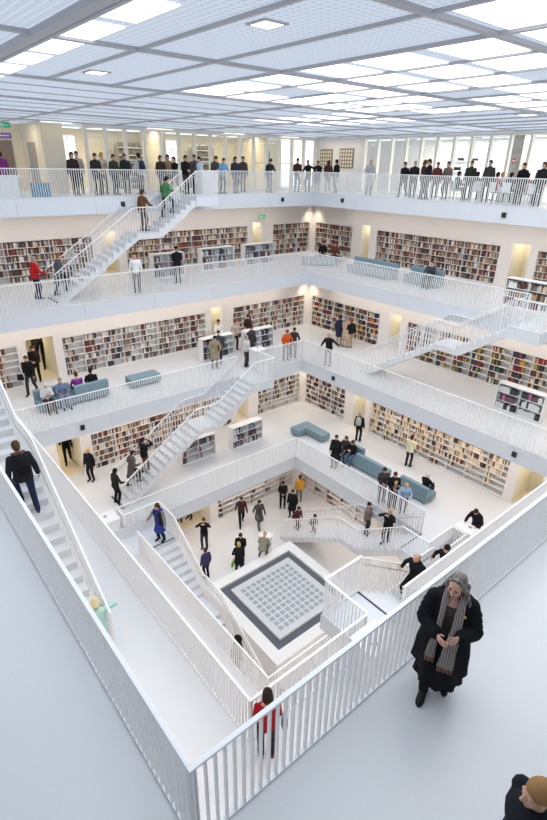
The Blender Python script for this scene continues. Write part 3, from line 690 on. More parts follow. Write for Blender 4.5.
# ------------------------------------------------------------------ lights
def area(name, loc, sx, sy, e, col, rot=(0, 0, 0)):
    l = bpy.data.lights.new(name, 'AREA'); l.shape = 'RECTANGLE'; l.size = sx; l.size_y = sy; l.energy = e; l.color = col
    o = bpy.data.objects.new(name, l); C.objects.link(o); o.location = loc; o.rotation_euler = rot; return o
WARM = (1.0, 0.865, 0.765)
for k in (0, 1, 2, 3):                     # lamp strips under each gallery, washing the book walls
    w = WL[k]; a = A[k+1]; z = H*(k+1)-SLAB-0.02; d = w-a
    e = {0: 100, 1: 86, 2: 68, 3: 58}[k]
    for sd in ('left', 'right', 'near', 'front'):
        if k == 3 and sd in ('near', 'front'): continue
        p = loc2w(sd, 0, a+d*0.62, z); area('gallery_lamps', p, 2*a, 0.25, e*a/4, WARM, (0, 0, ROT[sd]))
for k in (1, 2, 3):
    w = WL[k]; l = bpy.data.lights.new('corner_spot', 'SPOT'); l.energy = 170; l.color = (1, 0.86, 0.68); l.spot_size = 1.5; l.spot_blend = 0.9; l.shadow_soft_size = 0.15
    o = bpy.data.objects.new('corner_spot', l); C.objects.link(o); o.location = (w-0.45, w-0.45, H*(k+1)-SLAB-0.06)
area('room_lamps', (6, 16.6, CZ-0.06), 14, 0.6, 230, (1, 0.86, 0.62)); area('lobby_lamps', (-4, 15.5, CZ-0.06), 3, 0.6, 40, (1, 0.88, 0.70))
area('room_lamps', (16.6, 2, CZ-0.06), 0.6, 14, 620, (1, 0.95, 0.85)); area('corner_lamps', (13.6, 12.3, CZ-0.06), 0.4, 3, 25, (1, 0.86, 0.66))
area('roof_daylight', (-0.2, -0.2, CZ-0.1), 20, 20, 1460, (0.90, 0.95, 1.0))
w = bpy.data.worlds.new('world'); bpy.context.scene.world = w; w.use_nodes = True
bg = w.node_tree.nodes['Background']; bg.inputs['Color'].default_value = (0.93, 0.97, 1.0, 1); bg.inputs['Strength'].default_value = 1.8
sc = bpy.context.scene; sc.view_settings.view_transform = 'Standard'; sc.view_settings.look = 'None'; sc.view_settings.gamma = 1; sc.view_settings.exposure = 0.0
# ------------------------------------------------------------------ people
def remesh(mb, vox, smooth=2):
    me = mb.mesh('tmp'); o = bpy.data.objects.new('tmp', me); C.objects.link(o)
    r = o.modifiers.new('r', 'REMESH'); r.mode = 'VOXEL'; r.voxel_size = vox; r.use_smooth_shade = True
    if smooth: s = o.modifiers.new('s', 'SMOOTH'); s.factor = 0.5; s.iterations = smooth
    dg = bpy.context.evaluated_depsgraph_get(); dg.update()
    out = bpy.data.meshes.new_from_object(o.evaluated_get(dg)); bpy.data.objects.remove(o); bpy.data.meshes.remove(me)
    out.polygons.foreach_set('use_smooth', [True]*len(out.polygons)); return out
V = Vector
def ik(p, q, l1, l2, hint):
    """middle joint of a two-bone limb from p towards q; q is pulled in if it is out of reach"""
    d = q-p; L = min(d.length, (l1+l2)*0.995); d = d.normalized(); q = p+d*L
    x = (l1*l1-l2*l2+L*L)/(2*L); h = math.sqrt(max(l1*l1-x*x, 0))
    n = hint-d*hint.dot(d); n.normalize(); return p+d*x+n*h, q
POSES = {  # wrists L, R; ankles L, R; lean in degrees; head pitch and yaw; pelvis height
 'stand': dict(w=((-.27,.05,.80),(.27,.07,.80)), a=((-.09,0,.08),(.10,.03,.08)), lean=2),
 'rail': dict(w=((-.2,.36,1.06),(.2,.36,1.06)), a=((-.1,0,.08),(.11,-.06,.08)), lean=14, hp=14),
 'onearm': dict(w=((-.3,.1,.82),(.3,.34,1.03)), a=((-.1,0,.08),(.12,.05,.08)), lean=6, hp=8),
 'phone': dict(w=((-.1,.26,1.52),(.1,.26,1.52)), a=((-.1,0,.08),(.12,.04,.08)), lean=-1),
 'front': dict(w=((-.08,.26,1.02),(.09,.26,1.05)), a=((-.1,0,.08),(.11,.02,.08)), lean=3, hp=18),
 'hip': dict(w=((-.2,.1,.98),(.26,.06,.82)), a=((-.12,0,.08),(.12,.02,.08)), lean=2, hy=20),
 'walk': dict(w=((-.27,.22,.86),(.27,-.16,.84)), a=((-.08,-.30,.14),(.09,.28,.08)), lean=5),
 'point': dict(w=((-.62,.3,1.2),(.3,.3,1.04)), a=((-.1,0,.08),(.12,.03,.08)), lean=8, hy=15),
 'up': dict(w=((-.26,.16,.88),(.3,.3,1.12)), a=((-.09,-.16,.08),(.1,.26,.26)), lean=10, hp=4),
 'upflat': dict(w=((-.28,.1,.83),(.30,.02,.82)), a=((-.09,-.20,.10),(.1,.24,.26)), lean=8, hp=6),
 'down': dict(w=((-.26,.1,.85),(.3,.32,1.02)), a=((-.09,-.1,.16),(.1,.22,-.02)), lean=4, hp=16),
 'sit': dict(w=((-.15,.38,.66),(.15,.38,.66)), a=((-.12,.46,.08),(.12,.44,.08)), lean=4, pz=.50),
 'sitread': dict(w=((-.08,.34,.80),(.1,.34,.82)), a=((-.12,.46,.08),(.12,.48,.08)), lean=8, pz=.50, hp=22),
 'desk': dict(w=((-.24,.42,1.02),(.24,.42,1.02)), a=((-.1,-.1,.08),(.11,-.02,.08)), lean=26, hp=22),
 'crouch': dict(w=((-.1,.42,.62),(.14,.44,.6)), a=((-.1,-.05,.08),(.14,.18,.08)), lean=30, pz=.42, hp=10),
 'raise': dict(w=((-.2,.2,1.0),(.24,.40,1.2)), a=((-.1,0,.08),(.1,.16,.08)), lean=12, hp=30, hint=V((1,-.1,.1))),
}
def skeleton(pose):
    P = POSES[pose] if isinstance(pose, str) else pose
    pz = P.get('pz', .93); pel = V((0, 0, pz)); an = [V(x) for x in P['a']]
    if pz > .8: pel = V(((an[0].x+an[1].x)*.25, (an[0].y+an[1].y)*.5, pz - .02*(abs(an[0].y-an[1].y) > .2)))
    R = Matrix.Rotation(-math.radians(P['lean']), 3, 'X')
    up = lambda x, y, z: pel+R@V((x, y, z))
    S = dict(pel=pel, R=R, waist=up(0,0,.18), chest=up(0,.0,.36), neck=up(0,-.01,.50), head=up(0,.02,.66), sh=[up(-.175,-.01,.44), up(.175,-.01,.44)], hip=[pel+V((-.09,0,-.02)), pel+V((.09,0,-.02))])
    w = [V(x) for x in P['w']]; S['el'] = []; S['wr'] = []; S['kn'] = []; S['an'] = []
    for i, sx in ((0, -1), (1, 1)):
        e, q = ik(S['sh'][i], w[i], .28, .25, P.get('hint', V((sx*.5, -.55, -.5)))); S['el'].append(e); S['wr'].append(q)
        k, q = ik(S['hip'][i], an[i], .43, .42, V((sx*.12, 1, .25))); S['kn'].append(k); S['an'].append(q)
    S['hr'] = R@Matrix.Rotation(math.radians(P.get('hy', 0)), 3, 'Z')@Matrix.Rotation(-math.radians(P.get('hp', 4)), 3, 'X')
    S['seat'] = pz < .7
    return S
def hand(mb, S, i, fr=0.0085, curl=0.5):
    w, e = S['wr'][i], S['el'][i]; d = (w-e).normalized(); sx = -1 if i == 0 else 1
    n = V((-sx, 0.15, 0.1)); n = (n-d*n.dot(d)).normalized()      # palm faces the body
    s = d.cross(n)*1.0; thumbside = s if s.y > -0.2 else -s
    pc = w+d*.045
    mb.loft([(w-d*.01, .026, .018, thumbside, n), (w+d*.03, .036, .017, thumbside, n), (w+d*.075, .042, .015, thumbside, n), (w+d*.09, .038, .011, thumbside, n)], 12)
    for j, (o, L) in enumerate(((.034, .068), (.0115, .078), (-.0115, .073), (-.034, .056))):
        b = w+d*.082+thumbside*o; m = b+(d*math.cos(curl*.6)+n*math.sin(curl*.6))*L*.55; t = m+(d*math.cos(curl*1.7)+n*math.sin(curl*1.7))*L*.5
        mb.cap(b-d*.02, fr, m, fr*.95, 7); mb.cap(m, fr*.95, t, fr*.8, 7)
    b = w+d*.03+thumbside*.03; m = b+(d*.6+thumbside*.65+n*.35).normalized()*.04; t = m+(d*.9+n*.4+thumbside*.1).normalized()*.034
    mb.cap(b-thumbside*.012, fr*1.25, m, fr*1.15, 7); mb.cap(m, fr*1.15, t, fr*.85, 7)
def head(mb, S, fine):
    c, m = S['head'], S['hr']; g = lambda x, y, z: c+m@V((x, y, z))
    mb.ell(g(0, -.012, .025), .076, .096, .098, 16, m); mb.ell(g(0, .018, -.035), .060, .070, .082, 16, m)
    mb.ell(g(0, .055, -.088), .030, .028, .026, 10, m)                    # chin
    mb.cap(g(0, .088, .012), .010, g(0, .108, -.026), .0145, 8)           # nose
    mb.cap(g(-.011, .098, -.03), .009, g(.011, .098, -.03), .009, 6)
    mb.ell(g(0, .084, -.062), .024, .010, .009, 8, m)                     # mouth
    mb.cap(g(-.045, .074, .026), .012, g(.045, .074, .026), .012, 8)      # brow
    for s in (-1, 1): mb.ell(g(s*.078, -.005, -.012), .009, .018, .029, 8, m); mb.ell(g(s*.042, .058, -.03), .022, .022, .022, 8, m)
def torso_rings(S, add, z0, z1, wide=1.0):
    pel, R = S['pel'], S['R']; ax, ay = R@V((1,0,0)), R@V((0,1,0)); T = [(-.10,.150,.115,0),(0,.160,.118,0),(.10,.148,.105,0),(.18,.140,.100,0),(.28,.155,.112,.008),(.36,.168,.118,.01),(.43,.168,.100,0),(.475,.125,.078,-.008),(.51,.07,.06,-.01)]
    out = []
    for z, rx, ry, oy in T:
        if z0-.001 <= z <= z1+.001: out.append((pel+R@V((0, oy, z)), rx*wide+add, ry*wide+add, ax, ay))
    return out
def body_mesh(S, vox):
    mb = MB(); head(mb, S, True)
    mb.cap(S['neck']+V((0,0,-.05)), .058, S['head']+S['hr']@V((0,-.02,-.06)), .052, 12)
    mb.loft(torso_rings(S, -.012, -.1, .51), 18)
    for i in (0, 1):
        mb.cap(S['sh'][i], .052, S['el'][i], .040, 10); mb.cap(S['el'][i], .040, S['wr'][i], .026, 10); hand(mb, S, i, .0078 if vox < .006 else max(.0085, vox*.62))
        mb.cap(S['hip'][i], .088, S['kn'][i], .056, 12); mb.cap(S['kn'][i], .056, S['an'][i], .036, 12)
        mb.cap(S['an'][i], .036, S['an'][i]+V((0, .09, -.04)), .03, 8)
    return remesh(mb, vox, 1)
def sleeves(mb, S, r0=.068, r1=.052, r2=.042, upto=.96):
    for i in (0, 1):
        mb.cap(S['sh'][i]+V((0,0,-.01)), r0, S['el'][i], r1, 10)
        if upto > 0: mb.cap(S['el'][i], r1, S['el'][i].lerp(S['wr'][i], upto), r2, 10)
def top_mesh(S, kind, vox):
    mb = MB(); pel, R = S['pel'], S['R']; ax, ay = R@V((1,0,0)), R@V((0,1,0))
    if kind in ('jacket', 'coat', 'puffer', 'hood'):
        add = {'jacket': .028, 'coat': .03, 'puffer': .045, 'hood': .038}[kind]
        rr = torso_rings(S, add, 0 if kind == 'coat' else -.1, .51)
        if kind == 'coat' and not S['seat']:
            kx = (S['kn'][0]+S['kn'][1])/2
            rr = [(V((kx.x, kx.y*.7, .50)), .235, .20+abs(S['kn'][0].y-S['kn'][1].y)*.4), (pel+V((0,0,-.22)), .215, .17), (pel+V((0,0,-.08)), .195, .15)]+rr
        mb.loft(rr, 18); sleeves(mb, S, *((.078,.064,.052) if kind in ('puffer','hood') else (.07,.056,.046)))
        mb.loft([(S['neck']+V((0,-.005,-.02)), .088, .082), (S['neck']+V((0,-.008,.045)), .074, .072)], 14)       # collar
        if kind == 'hood': mb.ell(S['neck']+R@V((0,-.085,.0)), .125, .075, .075, 12, R)
    else:                                   # shirt or short-sleeved top
        mb.loft(torso_rings(S, .014, -.1, .475), 18); sleeves(mb, S, .062, .048, .038, .9 if kind == 'shirt' else 0)
    return remesh(mb, vox, 1)
def bottom_mesh(S, kind, vox):
    mb = MB(); pel, R = S['pel'], S['R']
    mb.loft([(pel+V((0,0,-.10)), .135, .108), (pel+V((0,0,-.02)), .162, .122), (pel+R@V((0,0,.09)), .152, .112)], 16)
    if kind == 'trousers':
        for i in (0, 1):
            mb.cap(S['hip'][i]+V((0,0,-.01)), .098, S['kn'][i], .070, 12); mb.cap(S['kn'][i], .070, S['an'][i]+V((0,-.005,-.005)), .056, 12)
    elif kind == 'skirt':
        k = (S['kn'][0]+S['kn'][1])/2
        mb.loft([(k+V((0,0,-.12)), .20, .18), (k, .20, .17), (pel+V((0,0,-.1)), .178, .14), (pel, .165, .125)], 16)
        for i in (0, 1): mb.cap(S['kn'][i], .058, S['an'][i], .04, 10)
    return remesh(mb, vox, 1)
def shoe_mesh(S, i, boot=False):
    a = S['an'][i]; mb = MB(); d = V((0.12 if i else -0.12, 1, 0)).normalized(); s = V((d.y, -d.x, 0)); z = a.z-.08
    R = [(-.075,.020,.02),(-.06,.036,.045),(0,.040,.052),(.06,.044,.036),(.13,.046,.028),(.17,.036,.022),(.19,.016,.012)]
    mb.loft([(V((a.x, a.y, z+h))+d*t, w, h, s, V((0,0,1))) for t, w, h in R], 12)
    mb.cap(a+V((0,0,-.02)), .048, a+V((0,0,.16 if boot else .02)), .058 if boot else .044, 10); mb.cap(a, .046, a+V((0, .095, -.043)), .036, 10)
    return mb.mesh('shoe', True)
def hair_mesh(S, kind):
    c, m = S['head'], S['hr']; g = lambda x, y, z: c+m@V((x, y, z)); mb = MB()
    if kind == 'short': mb.ell(g(0, -.022, .042), .086, .103, .094, 16, m); mb.ell(g(0, -.05, -.02), .075, .065, .075, 14, m)
    elif kind == 'bald': mb.loft([(g(0,-.02,-.045), .079, .085, m@V((1,0,0)), m@V((0,1,0))), (g(0,-.035,.0), .083, .082, m@V((1,0,0)), m@V((0,1,0))), (g(0,-.045,.035), .074, .072, m@V((1,0,0)), m@V((0,1,0)))], 16)
    elif kind == 'cap': mb.ell(g(0, -.01, .06), .088, .105, .075, 16, m); mb.ell(g(0, .1, .045), .065, .05, .012, 12, m)
    elif kind == 'hat': mb.ell(g(0, -.01, .055), .09, .106, .09, 16, m); mb.loft([(g(0,-.005,.03), .135, .15, m@V((1,0,0)), m@V((0,1,0))), (g(0,-.005,.045), .13, .145, m@V((1,0,0)), m@V((0,1,0)))], 18)
    elif kind in ('long', 'bob'):
        mb.ell(g(0, -.022, .042), .090, .104, .096, 16, m)
        d = -.17 if kind == 'long' else -.075
        mb.loft([(g(0,-.035,.02), .098, .080, m@V((1,0,0)), m@V((0,1,0))), (g(0,-.04,-.05), .102, .076, m@V((1,0,0)), m@V((0,1,0))), (g(0,-.05,d), .096, .06, m@V((1,0,0)), m@V((0,1,0))), (g(0,-.07,d-.05), .055, .025, m@V((1,0,0)), m@V((0,1,0)))], 14)
    elif kind == 'bun': mb.ell(g(0, -.022, .042), .086, .103, .092, 16, m); mb.ell(g(0, -.12, .05), .042, .042, .042, 10, m)
    return remesh(mb, .012, 1)
SKIN = mat('skin', srgb(205, 158, 134), 0.55, noise=0.05, nscale=30)
_cache = {}
def cached(key, fn):
    if key not in _cache: _cache[key] = fn()
    return _cache[key]
HAIRC = {'black': (30,26,26), 'brown': (78,54,40), 'dark': (48,38,34), 'blond': (196,160,108), 'grey': (150,146,142), 'white': (214,210,204), 'red': (120,62,40), 'ginger': (150,80,46)}
def person(label, loc, az, pose, top, tc, bot, bc, hair='short', hc='dark', h=1.72, sc=(38,34,34), vox=.02, group=None, boot=False):
    key = pose if isinstance(pose, str) else id(pose)
    S = cached(('S', key), lambda: skeleton(pose))
    t = thing('person', label, 'person', loc, math.radians(az-90), group, h/1.72)
    obj('body', cached(('b', key, vox), lambda: body_mesh(S, vox)), SKIN, t)
    obj({'jacket': 'jacket', 'coat': 'coat', 'puffer': 'puffer_jacket', 'hood': 'hooded_jacket'}.get(top, 'shirt'), cached(('t', key, top, vox), lambda: top_mesh(S, top, vox)), cloth(tc), t)
    obj(bot, cached(('l', key, bot, vox), lambda: bottom_mesh(S, bot, vox)), cloth(bc), t)
    for i in (0, 1): obj('shoe', cached(('s', key, i, boot), lambda: shoe_mesh(S, i, boot)), cloth(sc, .5), t)
    if hair != 'none': obj('cap' if hair == 'cap' else 'hat' if hair == 'hat' else 'hair', cached(('h', key, hair), lambda: hair_mesh(S, hair)), cloth(HAIRC.get(hc, hc)), t)
    return t
K = (26,26,29)         # the many black coats
NAVY, GREY, JEANS, DK, TAN, WHT = (40,46,64), (112,110,108), (66,76,100), (52,48,48), (178,158,128), (222,220,214)
def F(u, v, k): p = fl(u, v, H*k); p.z = H*k; return p
def backpack(p, az, col, label, sc=1):
    t = thing('backpack', label, 'backpack', p, math.radians(az-90), None, sc)
    mb = MB().loft([((0,0,0), .12, .06), ((0,-.01,.06), .15, .085), ((0,-.01,.25), .15, .09), ((0,0,.38), .125, .07), ((0,0.01,.43), .07, .04)], 18)
    obj('sack', remesh(mb, .012, 2), cloth(col), t)
    mb = MB().loft([((0,-.085,.05), .10, .03), ((0,-.1,.1), .115, .035), ((0,-.09,.22), .105, .03)], 14); obj('front_pocket', remesh(mb, .012, 1), cloth(tuple(max(0, c-8) for c in col)), t)
    for s in (-1, 1): obj('strap', MB().tube([V((s*.09,.05,.38)), V((s*.11,.10,.43)), V((s*.12,.2,.40)), V((s*.13,.27,.30))], .014, 8), cloth(tuple(max(0, c-8) for c in col)), t)
    obj('handle', MB().tube([V((-.03,.03,.42)), V((0,.035,.46)), V((.03,.03,.42))], .008, 6), cloth(col), t)
    return t
def bag(p, az, col, label, sc=1):
    t = thing('bag', label, 'bag', p, math.radians(az-90), None, sc)
    b = MB().loft([((0,0,0), .13, .045), ((0,0,.08), .15, .06), ((0,0,.22), .13, .04), ((0,0,.26), .12, .02)], 16); obj('pouch', remesh(b, .012, 2), cloth(col), t)
    obj('handle', MB().tube([V((-.09,0,.24)), V((-.07,0,.36)), V((0,0,.42)), V((.07,0,.36)), V((.09,0,.24))], .009, 6), cloth(col), t); return t
# ---------------- bottom floor
p = F(205, 547, 0)
person('person in black holding a camera to the face by the bottom floor doorway', p, 230, 'phone', 'jacket', K, 'trousers', NAVY, 'short', 'brown', 1.76)
person('dark figure in the dim doorway behind the photographer in black, right one', F(196, 528, 0)+V((0.2,0.9,0)), 200, 'stand', 'coat', (70,70,78), 'trousers', DK, 'short', 'dark')
person('dark figure in the dim doorway behind the photographer in black, left one', F(184, 530, 0)+V((0.2,0.8,0)), 240, 'stand', 'jacket', K, 'trousers', DK)
person('person in a purple and navy jacket close beside the lowest stair railing', F(207, 578, 0), 90, 'stand', 'jacket', (62,58,96), 'trousers', K, 'short', 'brown', 1.7)
person('tall person in black facing the woman with the green bag', F(241, 563, 0), 230, 'front', 'jacket', K, 'trousers', K, 'short', 'dark', 1.8)
person('woman in black with a green bag beside the basin', F(239, 571, 0), 60, 'hip', 'coat', (34,34,36), 'trousers', K, 'bob', 'blond', 1.66)
bag(F(233, 573, 0)+V((0,0,.42)), 120, (120,170,50), 'bright green bag carried by the woman beside the basin')
person('crouching person in khaki on the far rim of the basin', fl(262, 556, 1.0), 30, 'crouch', 'jacket', (140,136,118), 'trousers', (110,104,92), 'short', 'blond')
person('person in a dark brown jacket strolling in front of the empty shelves', F(241.5, 524, 0), 240, 'walk', 'jacket', (66,44,42), 'trousers', K, 'short', 'dark', 1.76)
person('person in a black top and grey coat beside the dark brown jacket', F(259, 526, 0), 250, 'walk', 'coat', (70,70,72), 'trousers', GREY, 'bob', 'black', 1.68)
person('person in a black suit and white shirt in front of the bottom floor corner', F(282.5, 507, 0), 230, 'front', 'jacket', K, 'trousers', K, 'short', 'dark', 1.72)
person('person in a long black coat standing left of the low stair', F(292, 516, 0), 210, 'stand', 'coat', K, 'trousers', K, 'short', 'dark', 1.72)
person('person in a mustard yellow jacket facing the corner shelves', F(299, 502, 0), 60, 'stand', 'jacket', (196,146,66), 'trousers', GREY, 'short', 'brown', 1.74)
def on_stair(k, sd, x, off): return loc2w(sd, x, A[k+1]-BWK[k+1]/2+off, k*H+stair_z(x))
person('person in a dark red jacket at the foot of the low stair behind the basin', on_stair(0, 'right', -3.7, .1), -90, 'up', 'jacket', (84,40,46), 'trousers', DK, 'short', 'dark', 1.62)
person('child in dark grey climbing the lower flight of the stair behind the basin', on_stair(0, 'right', -2.2, -.25), -90, 'up', 'jacket', (70,72,76), 'trousers', GREY, 'short', 'black', 1.3)
person('person in black photographing from the upper flight of the stair behind the basin', on_stair(0, 'right', 1.9, -.15), 190, 'phone', 'puffer', K, 'trousers', NAVY, 'short', 'blond', 1.72)
person('person in grey behind the rail of the landing of the low stair', on_stair(0, 'right', 0.4, .4), -80, 'stand', 'jacket', (120,110,110), 'trousers', DK, 'short', 'dark', 1.66)
bw = on_stair(0, 'near', 3.1, -.3)+V((0,0,.005))
t = person('woman in a black vest and bright blue dress at the head of the lowest stair', bw, 200, 'onearm', 'coat', (48,60,140), 'trousers', (34,36,52), 'bob', 'brown', 1.74, (30,28,32), .014, None, True)
S = skeleton('onearm'); vm = MB().loft(torso_rings(S, .046, -.1, .475), 22, False, math.radians(112), math.radians(428)).mesh('vest', True)
o = obj('vest', vm, cloth((36,36,40)), t); sd_ = o.modifiers.new('thick', 'SOLIDIFY'); sd_.thickness = .012; sd_.offset = 1
mb = MB(); sleeves(mb, S, .076, .062, .052); obj('sleeves', remesh(mb, .014, 1), cloth((128,130,134)), t)
person('person in a black hat going down the lowest stair beside the basin', on_stair(0, 'near', -1.65, -.3), -70, 'down', 'jacket', (60,50,44), 'trousers', K, 'hat', 'black', 1.7)
person('dark figure behind the railing at the foot of the lowest stair', loc2w('near', -3.3, 3.0, 0), -60, 'stand', 'jacket', K, 'trousers', K, 'short', 'dark', 1.7)
person('dark figure below the near stair landing by the basin', V((0.9, -2.9, 0)), 90, 'stand', 'coat', K, 'trousers', K, 'short', 'dark', 1.7)
# ---------------- first gallery
person('person in black trousers walking out of the yellow doorway of the first gallery', F(71, 464, 1)+V((0,.3,0)), 250, 'walk', 'jacket', K, 'trousers', K, 'short', 'dark', 1.76)
person('blond person in a black suit waiting beside the first gallery bookcase', F(92.5, 480, 1), 215, 'stand', 'jacket', K, 'trousers', K, 'short', 'blond', 1.68)
person('person in black at the very foot of the first gallery stair', F(117, 503, 1), 10, 'onearm', 'jacket', (36,40,40), 'trousers', K, 'bob', 'black', 1.68)
person('person in a long grey-brown coat climbing the first gallery stair, middle of three', on_stair(1, 'left', -3.2, 0), 0, 'up', 'coat', (92,84,82), 'trousers', DK, 'short', 'dark', 1.74)
person('person in black with raised camera on the first gallery stair, highest of three', on_stair(1, 'left', -2.5, .1), 20, 'phone', 'jacket', K, 'trousers', (110,90,80), 'short', 'dark', 1.72)
person('person in a long black coat looking over the first gallery railing beside the L-shaped bench', F(333.5, 468, 1)+V((.12,.05,0)), 200, 'stand', 'coat', K, 'trousers', K, 'short', 'brown', 1.76)
person('person with a white and grey backpack facing the pale doorway on the first gallery', F(357.5, 441, 1), 20, 'stand', 'jacket', K, 'trousers', K, 'bob', 'grey', 1.7)
backpack(F(357.5, 441, 1)+V((-.14,-.05,1.0)), 20, (176,178,176), 'white and grey backpack worn in front of the first gallery doorway')
S1 = V((6.42, 2.6, H))
person('person in a black jacket and blue jeans sitting on the first gallery sofa', V((6.42, 2.5, H)), 190, 'sitread', 'jacket', K, 'trousers', (92,110,140), 'short', 'brown', 1.72)
person('person in dark brown sitting close behind the black jacket on the first gallery sofa', V((6.45, 3.0, H)), 200, 'sit', 'jacket', (66,56,50), 'trousers', DK, 'bob', 'brown', 1.68)
for (u, v, lab, az, pose, top, c, bot, bc, hair, hc, hh) in [
  (376, 503, 'person in a dark jacket with a red scarf at the first gallery railing', 230, 'front', 'jacket', (66,58,60), 'trousers', DK, 'bob', 'dark', 1.7),
  (388, 508, 'tall person in black leaning over a blond child at the first gallery railing', 230, 'front', 'puffer', K, 'trousers', K, 'short', 'brown', 1.76),
  (384, 512, 'blond child in grey in front of the tall person in black at the railing', 220, 'rail', 'jacket', (132,120,112), 'trousers', DK, 'short', 'blond', 1.42),
  (397, 516, 'person in a pale blue top, rightmost of the group at the first gallery railing', 220, 'rail', 'jacket', (150,172,200), 'trousers', JEANS, 'bob', 'blond', 1.6)]:
    q = F(u, v, 1); q.x = max(q.x, A[1]+.42); person(lab, q, az, pose, top, c, bot, bc, hair, hc, hh)
person('white-haired person in black sitting on the far side of the short blue sofa', V((6.72, -1.45, H)), 0, 'sit', 'jacket', K, 'trousers', DK, 'short', 'white', 1.7)
person('person in a cream white jacket browsing the long bookcase of cream books', F(407.5, 466, 1), 10, 'front', 'puffer', (232,224,196), 'trousers', (50,46,46), 'bob', 'brown', 1.7)
person('person in black leaning over the white terminal desk at the right of the first gallery', loc2w('right', 4.4, A[1]+1.12, H), 180, 'desk', 'puffer', K, 'trousers', K, 'short', 'dark', 1.72)
person('bald person in black climbing towards the near landing', on_stair(1, 'front', 1.0, -.2), 180, 'up', 'coat', K, 'trousers', K, 'bald', (90,70,60), 1.76)
person('black-haired person in black lower down behind the bald climber', on_stair(1, 'front', -.35, -.15), 180, 'up', 'jacket', K, 'trousers', K, 'short', 'black', 1.7)
# ---------------- second gallery
person('person in black carrying a bag out of the lit second gallery doorway', F(33, 393, 2), 235, 'walk', 'jacket', K, 'trousers', (44,52,58), 'short', 'brown', 1.76)
bag(F(27, 393, 2)+V((-.12,.05,.62)), 235, K, 'black bag carried out of the lit doorway')
person('person in black and red inside the lit second gallery doorway', F(38.5, 381, 2), 245, 'front', 'jacket', (44,30,32), 'trousers', K, 'short', 'brown', 1.72)
person('person in black farther back in the lit second gallery corridor', F(47.5, 366.5, 2), 250, 'walk', 'jacket', K, 'trousers', K, 'short', 'dark', 1.76)
person('dark figure far back in the lit second gallery corridor', F(41, 362, 2), 70, 'stand', 'jacket', (54,52,44), 'trousers', K, 'short', 'brown', 1.72)
person('white-haired person in brown at the left end of the second gallery sofa', V((-5.35, 8.75, 2*H)), 270, 'sitread', 'jacket', (206,204,206), 'trousers', (80,52,44), 'short', 'white', 1.66)
person('person in a blue checked top sitting beside the white-haired person', V((-4.75, 8.78, 2*H)), 270, 'sit', 'jacket', (110,120,150), 'trousers', (150,162,184), 'short', 'grey', 1.68)
person('person in a bright purple top sitting with their back to the railing', V((-4.0, 8.95, 2*H)), 90, 'sit', 'shirt', (140,60,150), 'trousers', DK, 'short', 'brown', 1.68)
person('person in black sitting beside the bright purple top', V((-3.4, 8.95, 2*H)), 80, 'sit', 'jacket', K, 'trousers', K, 'short', 'black', 1.7)
person('man in a white shirt and tie behind the low book unit of the second gallery', V((4.3, 10.75, 2*H)), 250, 'front', 'shirt', (232,232,230), 'trousers', DK, 'short', 'brown', 1.76)
person('person in pale tan behind the gap between the two second gallery book units', V((5.15, 10.4, 2*H)), 250, 'front', 'jacket', (190,176,160), 'trousers', DK, 'short', 'ginger', 1.66)
person('person in dark brown bending over behind the second low book unit', V((6.2, 10.6, 2*H)), 200, 'front', 'jacket', (60,44,44), 'trousers', DK, 'short', 'dark', 1.76)
q = F(215, 368, 2); q.y = max(q.y, 7.5)
person('person in a khaki coat leaning on the second gallery railing', q, 250, 'rail', 'coat', (150,140,116), 'trousers', (70,66,60), 'short', 'black', 1.74)
person('person in dark grey right behind the khaki coat', q+V((.55,.45,0)), 245, 'stand', 'jacket', (72,70,76), 'trousers', DK, 'short', 'dark', 1.74)
person('person in a pale jacket at the second gallery stair head', F(246, 366, 2), 280, 'stand', 'jacket', (196,196,188), 'trousers', (76,70,66), 'short', 'grey', 1.62)
person('tall person in a charcoal coat beside the pale jacket at the stair head', F(249.5, 359.5, 2)+V((.1,0,0)), 275, 'stand', 'coat', (58,58,62), 'trousers', (60,60,64), 'short', 'black', 1.84)
person('person in an orange jacket leaning on the second gallery corner railing', V((6.25, 7.45, 2*H)), 250, 'rail', 'jacket', (206,92,44), 'trousers', (120,112,108), 'short', 'red', 1.7)
person('person in black and grey leaning on the railing beside the orange jacket', V((6.8, 7.5, 2*H)), 240, 'rail', 'jacket', (58,54,56), 'trousers', (112,108,108), 'short', 'dark', 1.7)
person('person in a black sweater stretching one arm along the second gallery corner railing', V((7.47, 5.55, 2*H)), 200, 'point', 'jacket', K, 'trousers', (128,126,124), 'bald', (60,50,46), 1.76)
person('person in a navy coat, leftmost of the trio before the bright bookcase', F(338.5, 345, 2), 30, 'stand', 'coat', (44,46,66), 'trousers', TAN, 'short', 'dark', 1.72)
person('person in a beige coat, middle of the trio before the bright bookcase', F(344.5, 347, 2), 20, 'front', 'coat', (186,166,142), 'trousers', TAN, 'short', 'grey', 1.72)
person('person in a black jacket, rightmost of the trio before the bright bookcase', F(349.5, 347.5, 2), 60, 'stand', 'jacket', K, 'trousers', TAN, 'short', 'ginger', 1.66)
# the near side of the second gallery
pf = on_stair(2, 'near', -3.4, -.1)
person('child in mint green reaching back for the handrail at the foot of the left stair', fl(97, 610, 2*H+1.36)+V((0,0,-1.36)), 80, 'raise', 'jacket', (178,214,200), 'trousers', (190,206,200), 'bob', (222,206,166), 1.5, (200,200,200), .014)
person('dark-haired girl in a red sweater at the near corner behind the balustrade', F(266.5, 756, 2), 55, 'front', 'shirt', (150,22,34), 'trousers', (44,34,40), 'bob', 'dark', 1.62, (120,50,60), .012)
bag(F(279, 752, 2)+V((.1,0,.62)), 140, (120,118,118), 'grey shoulder bag at the side of the girl in the red sweater')
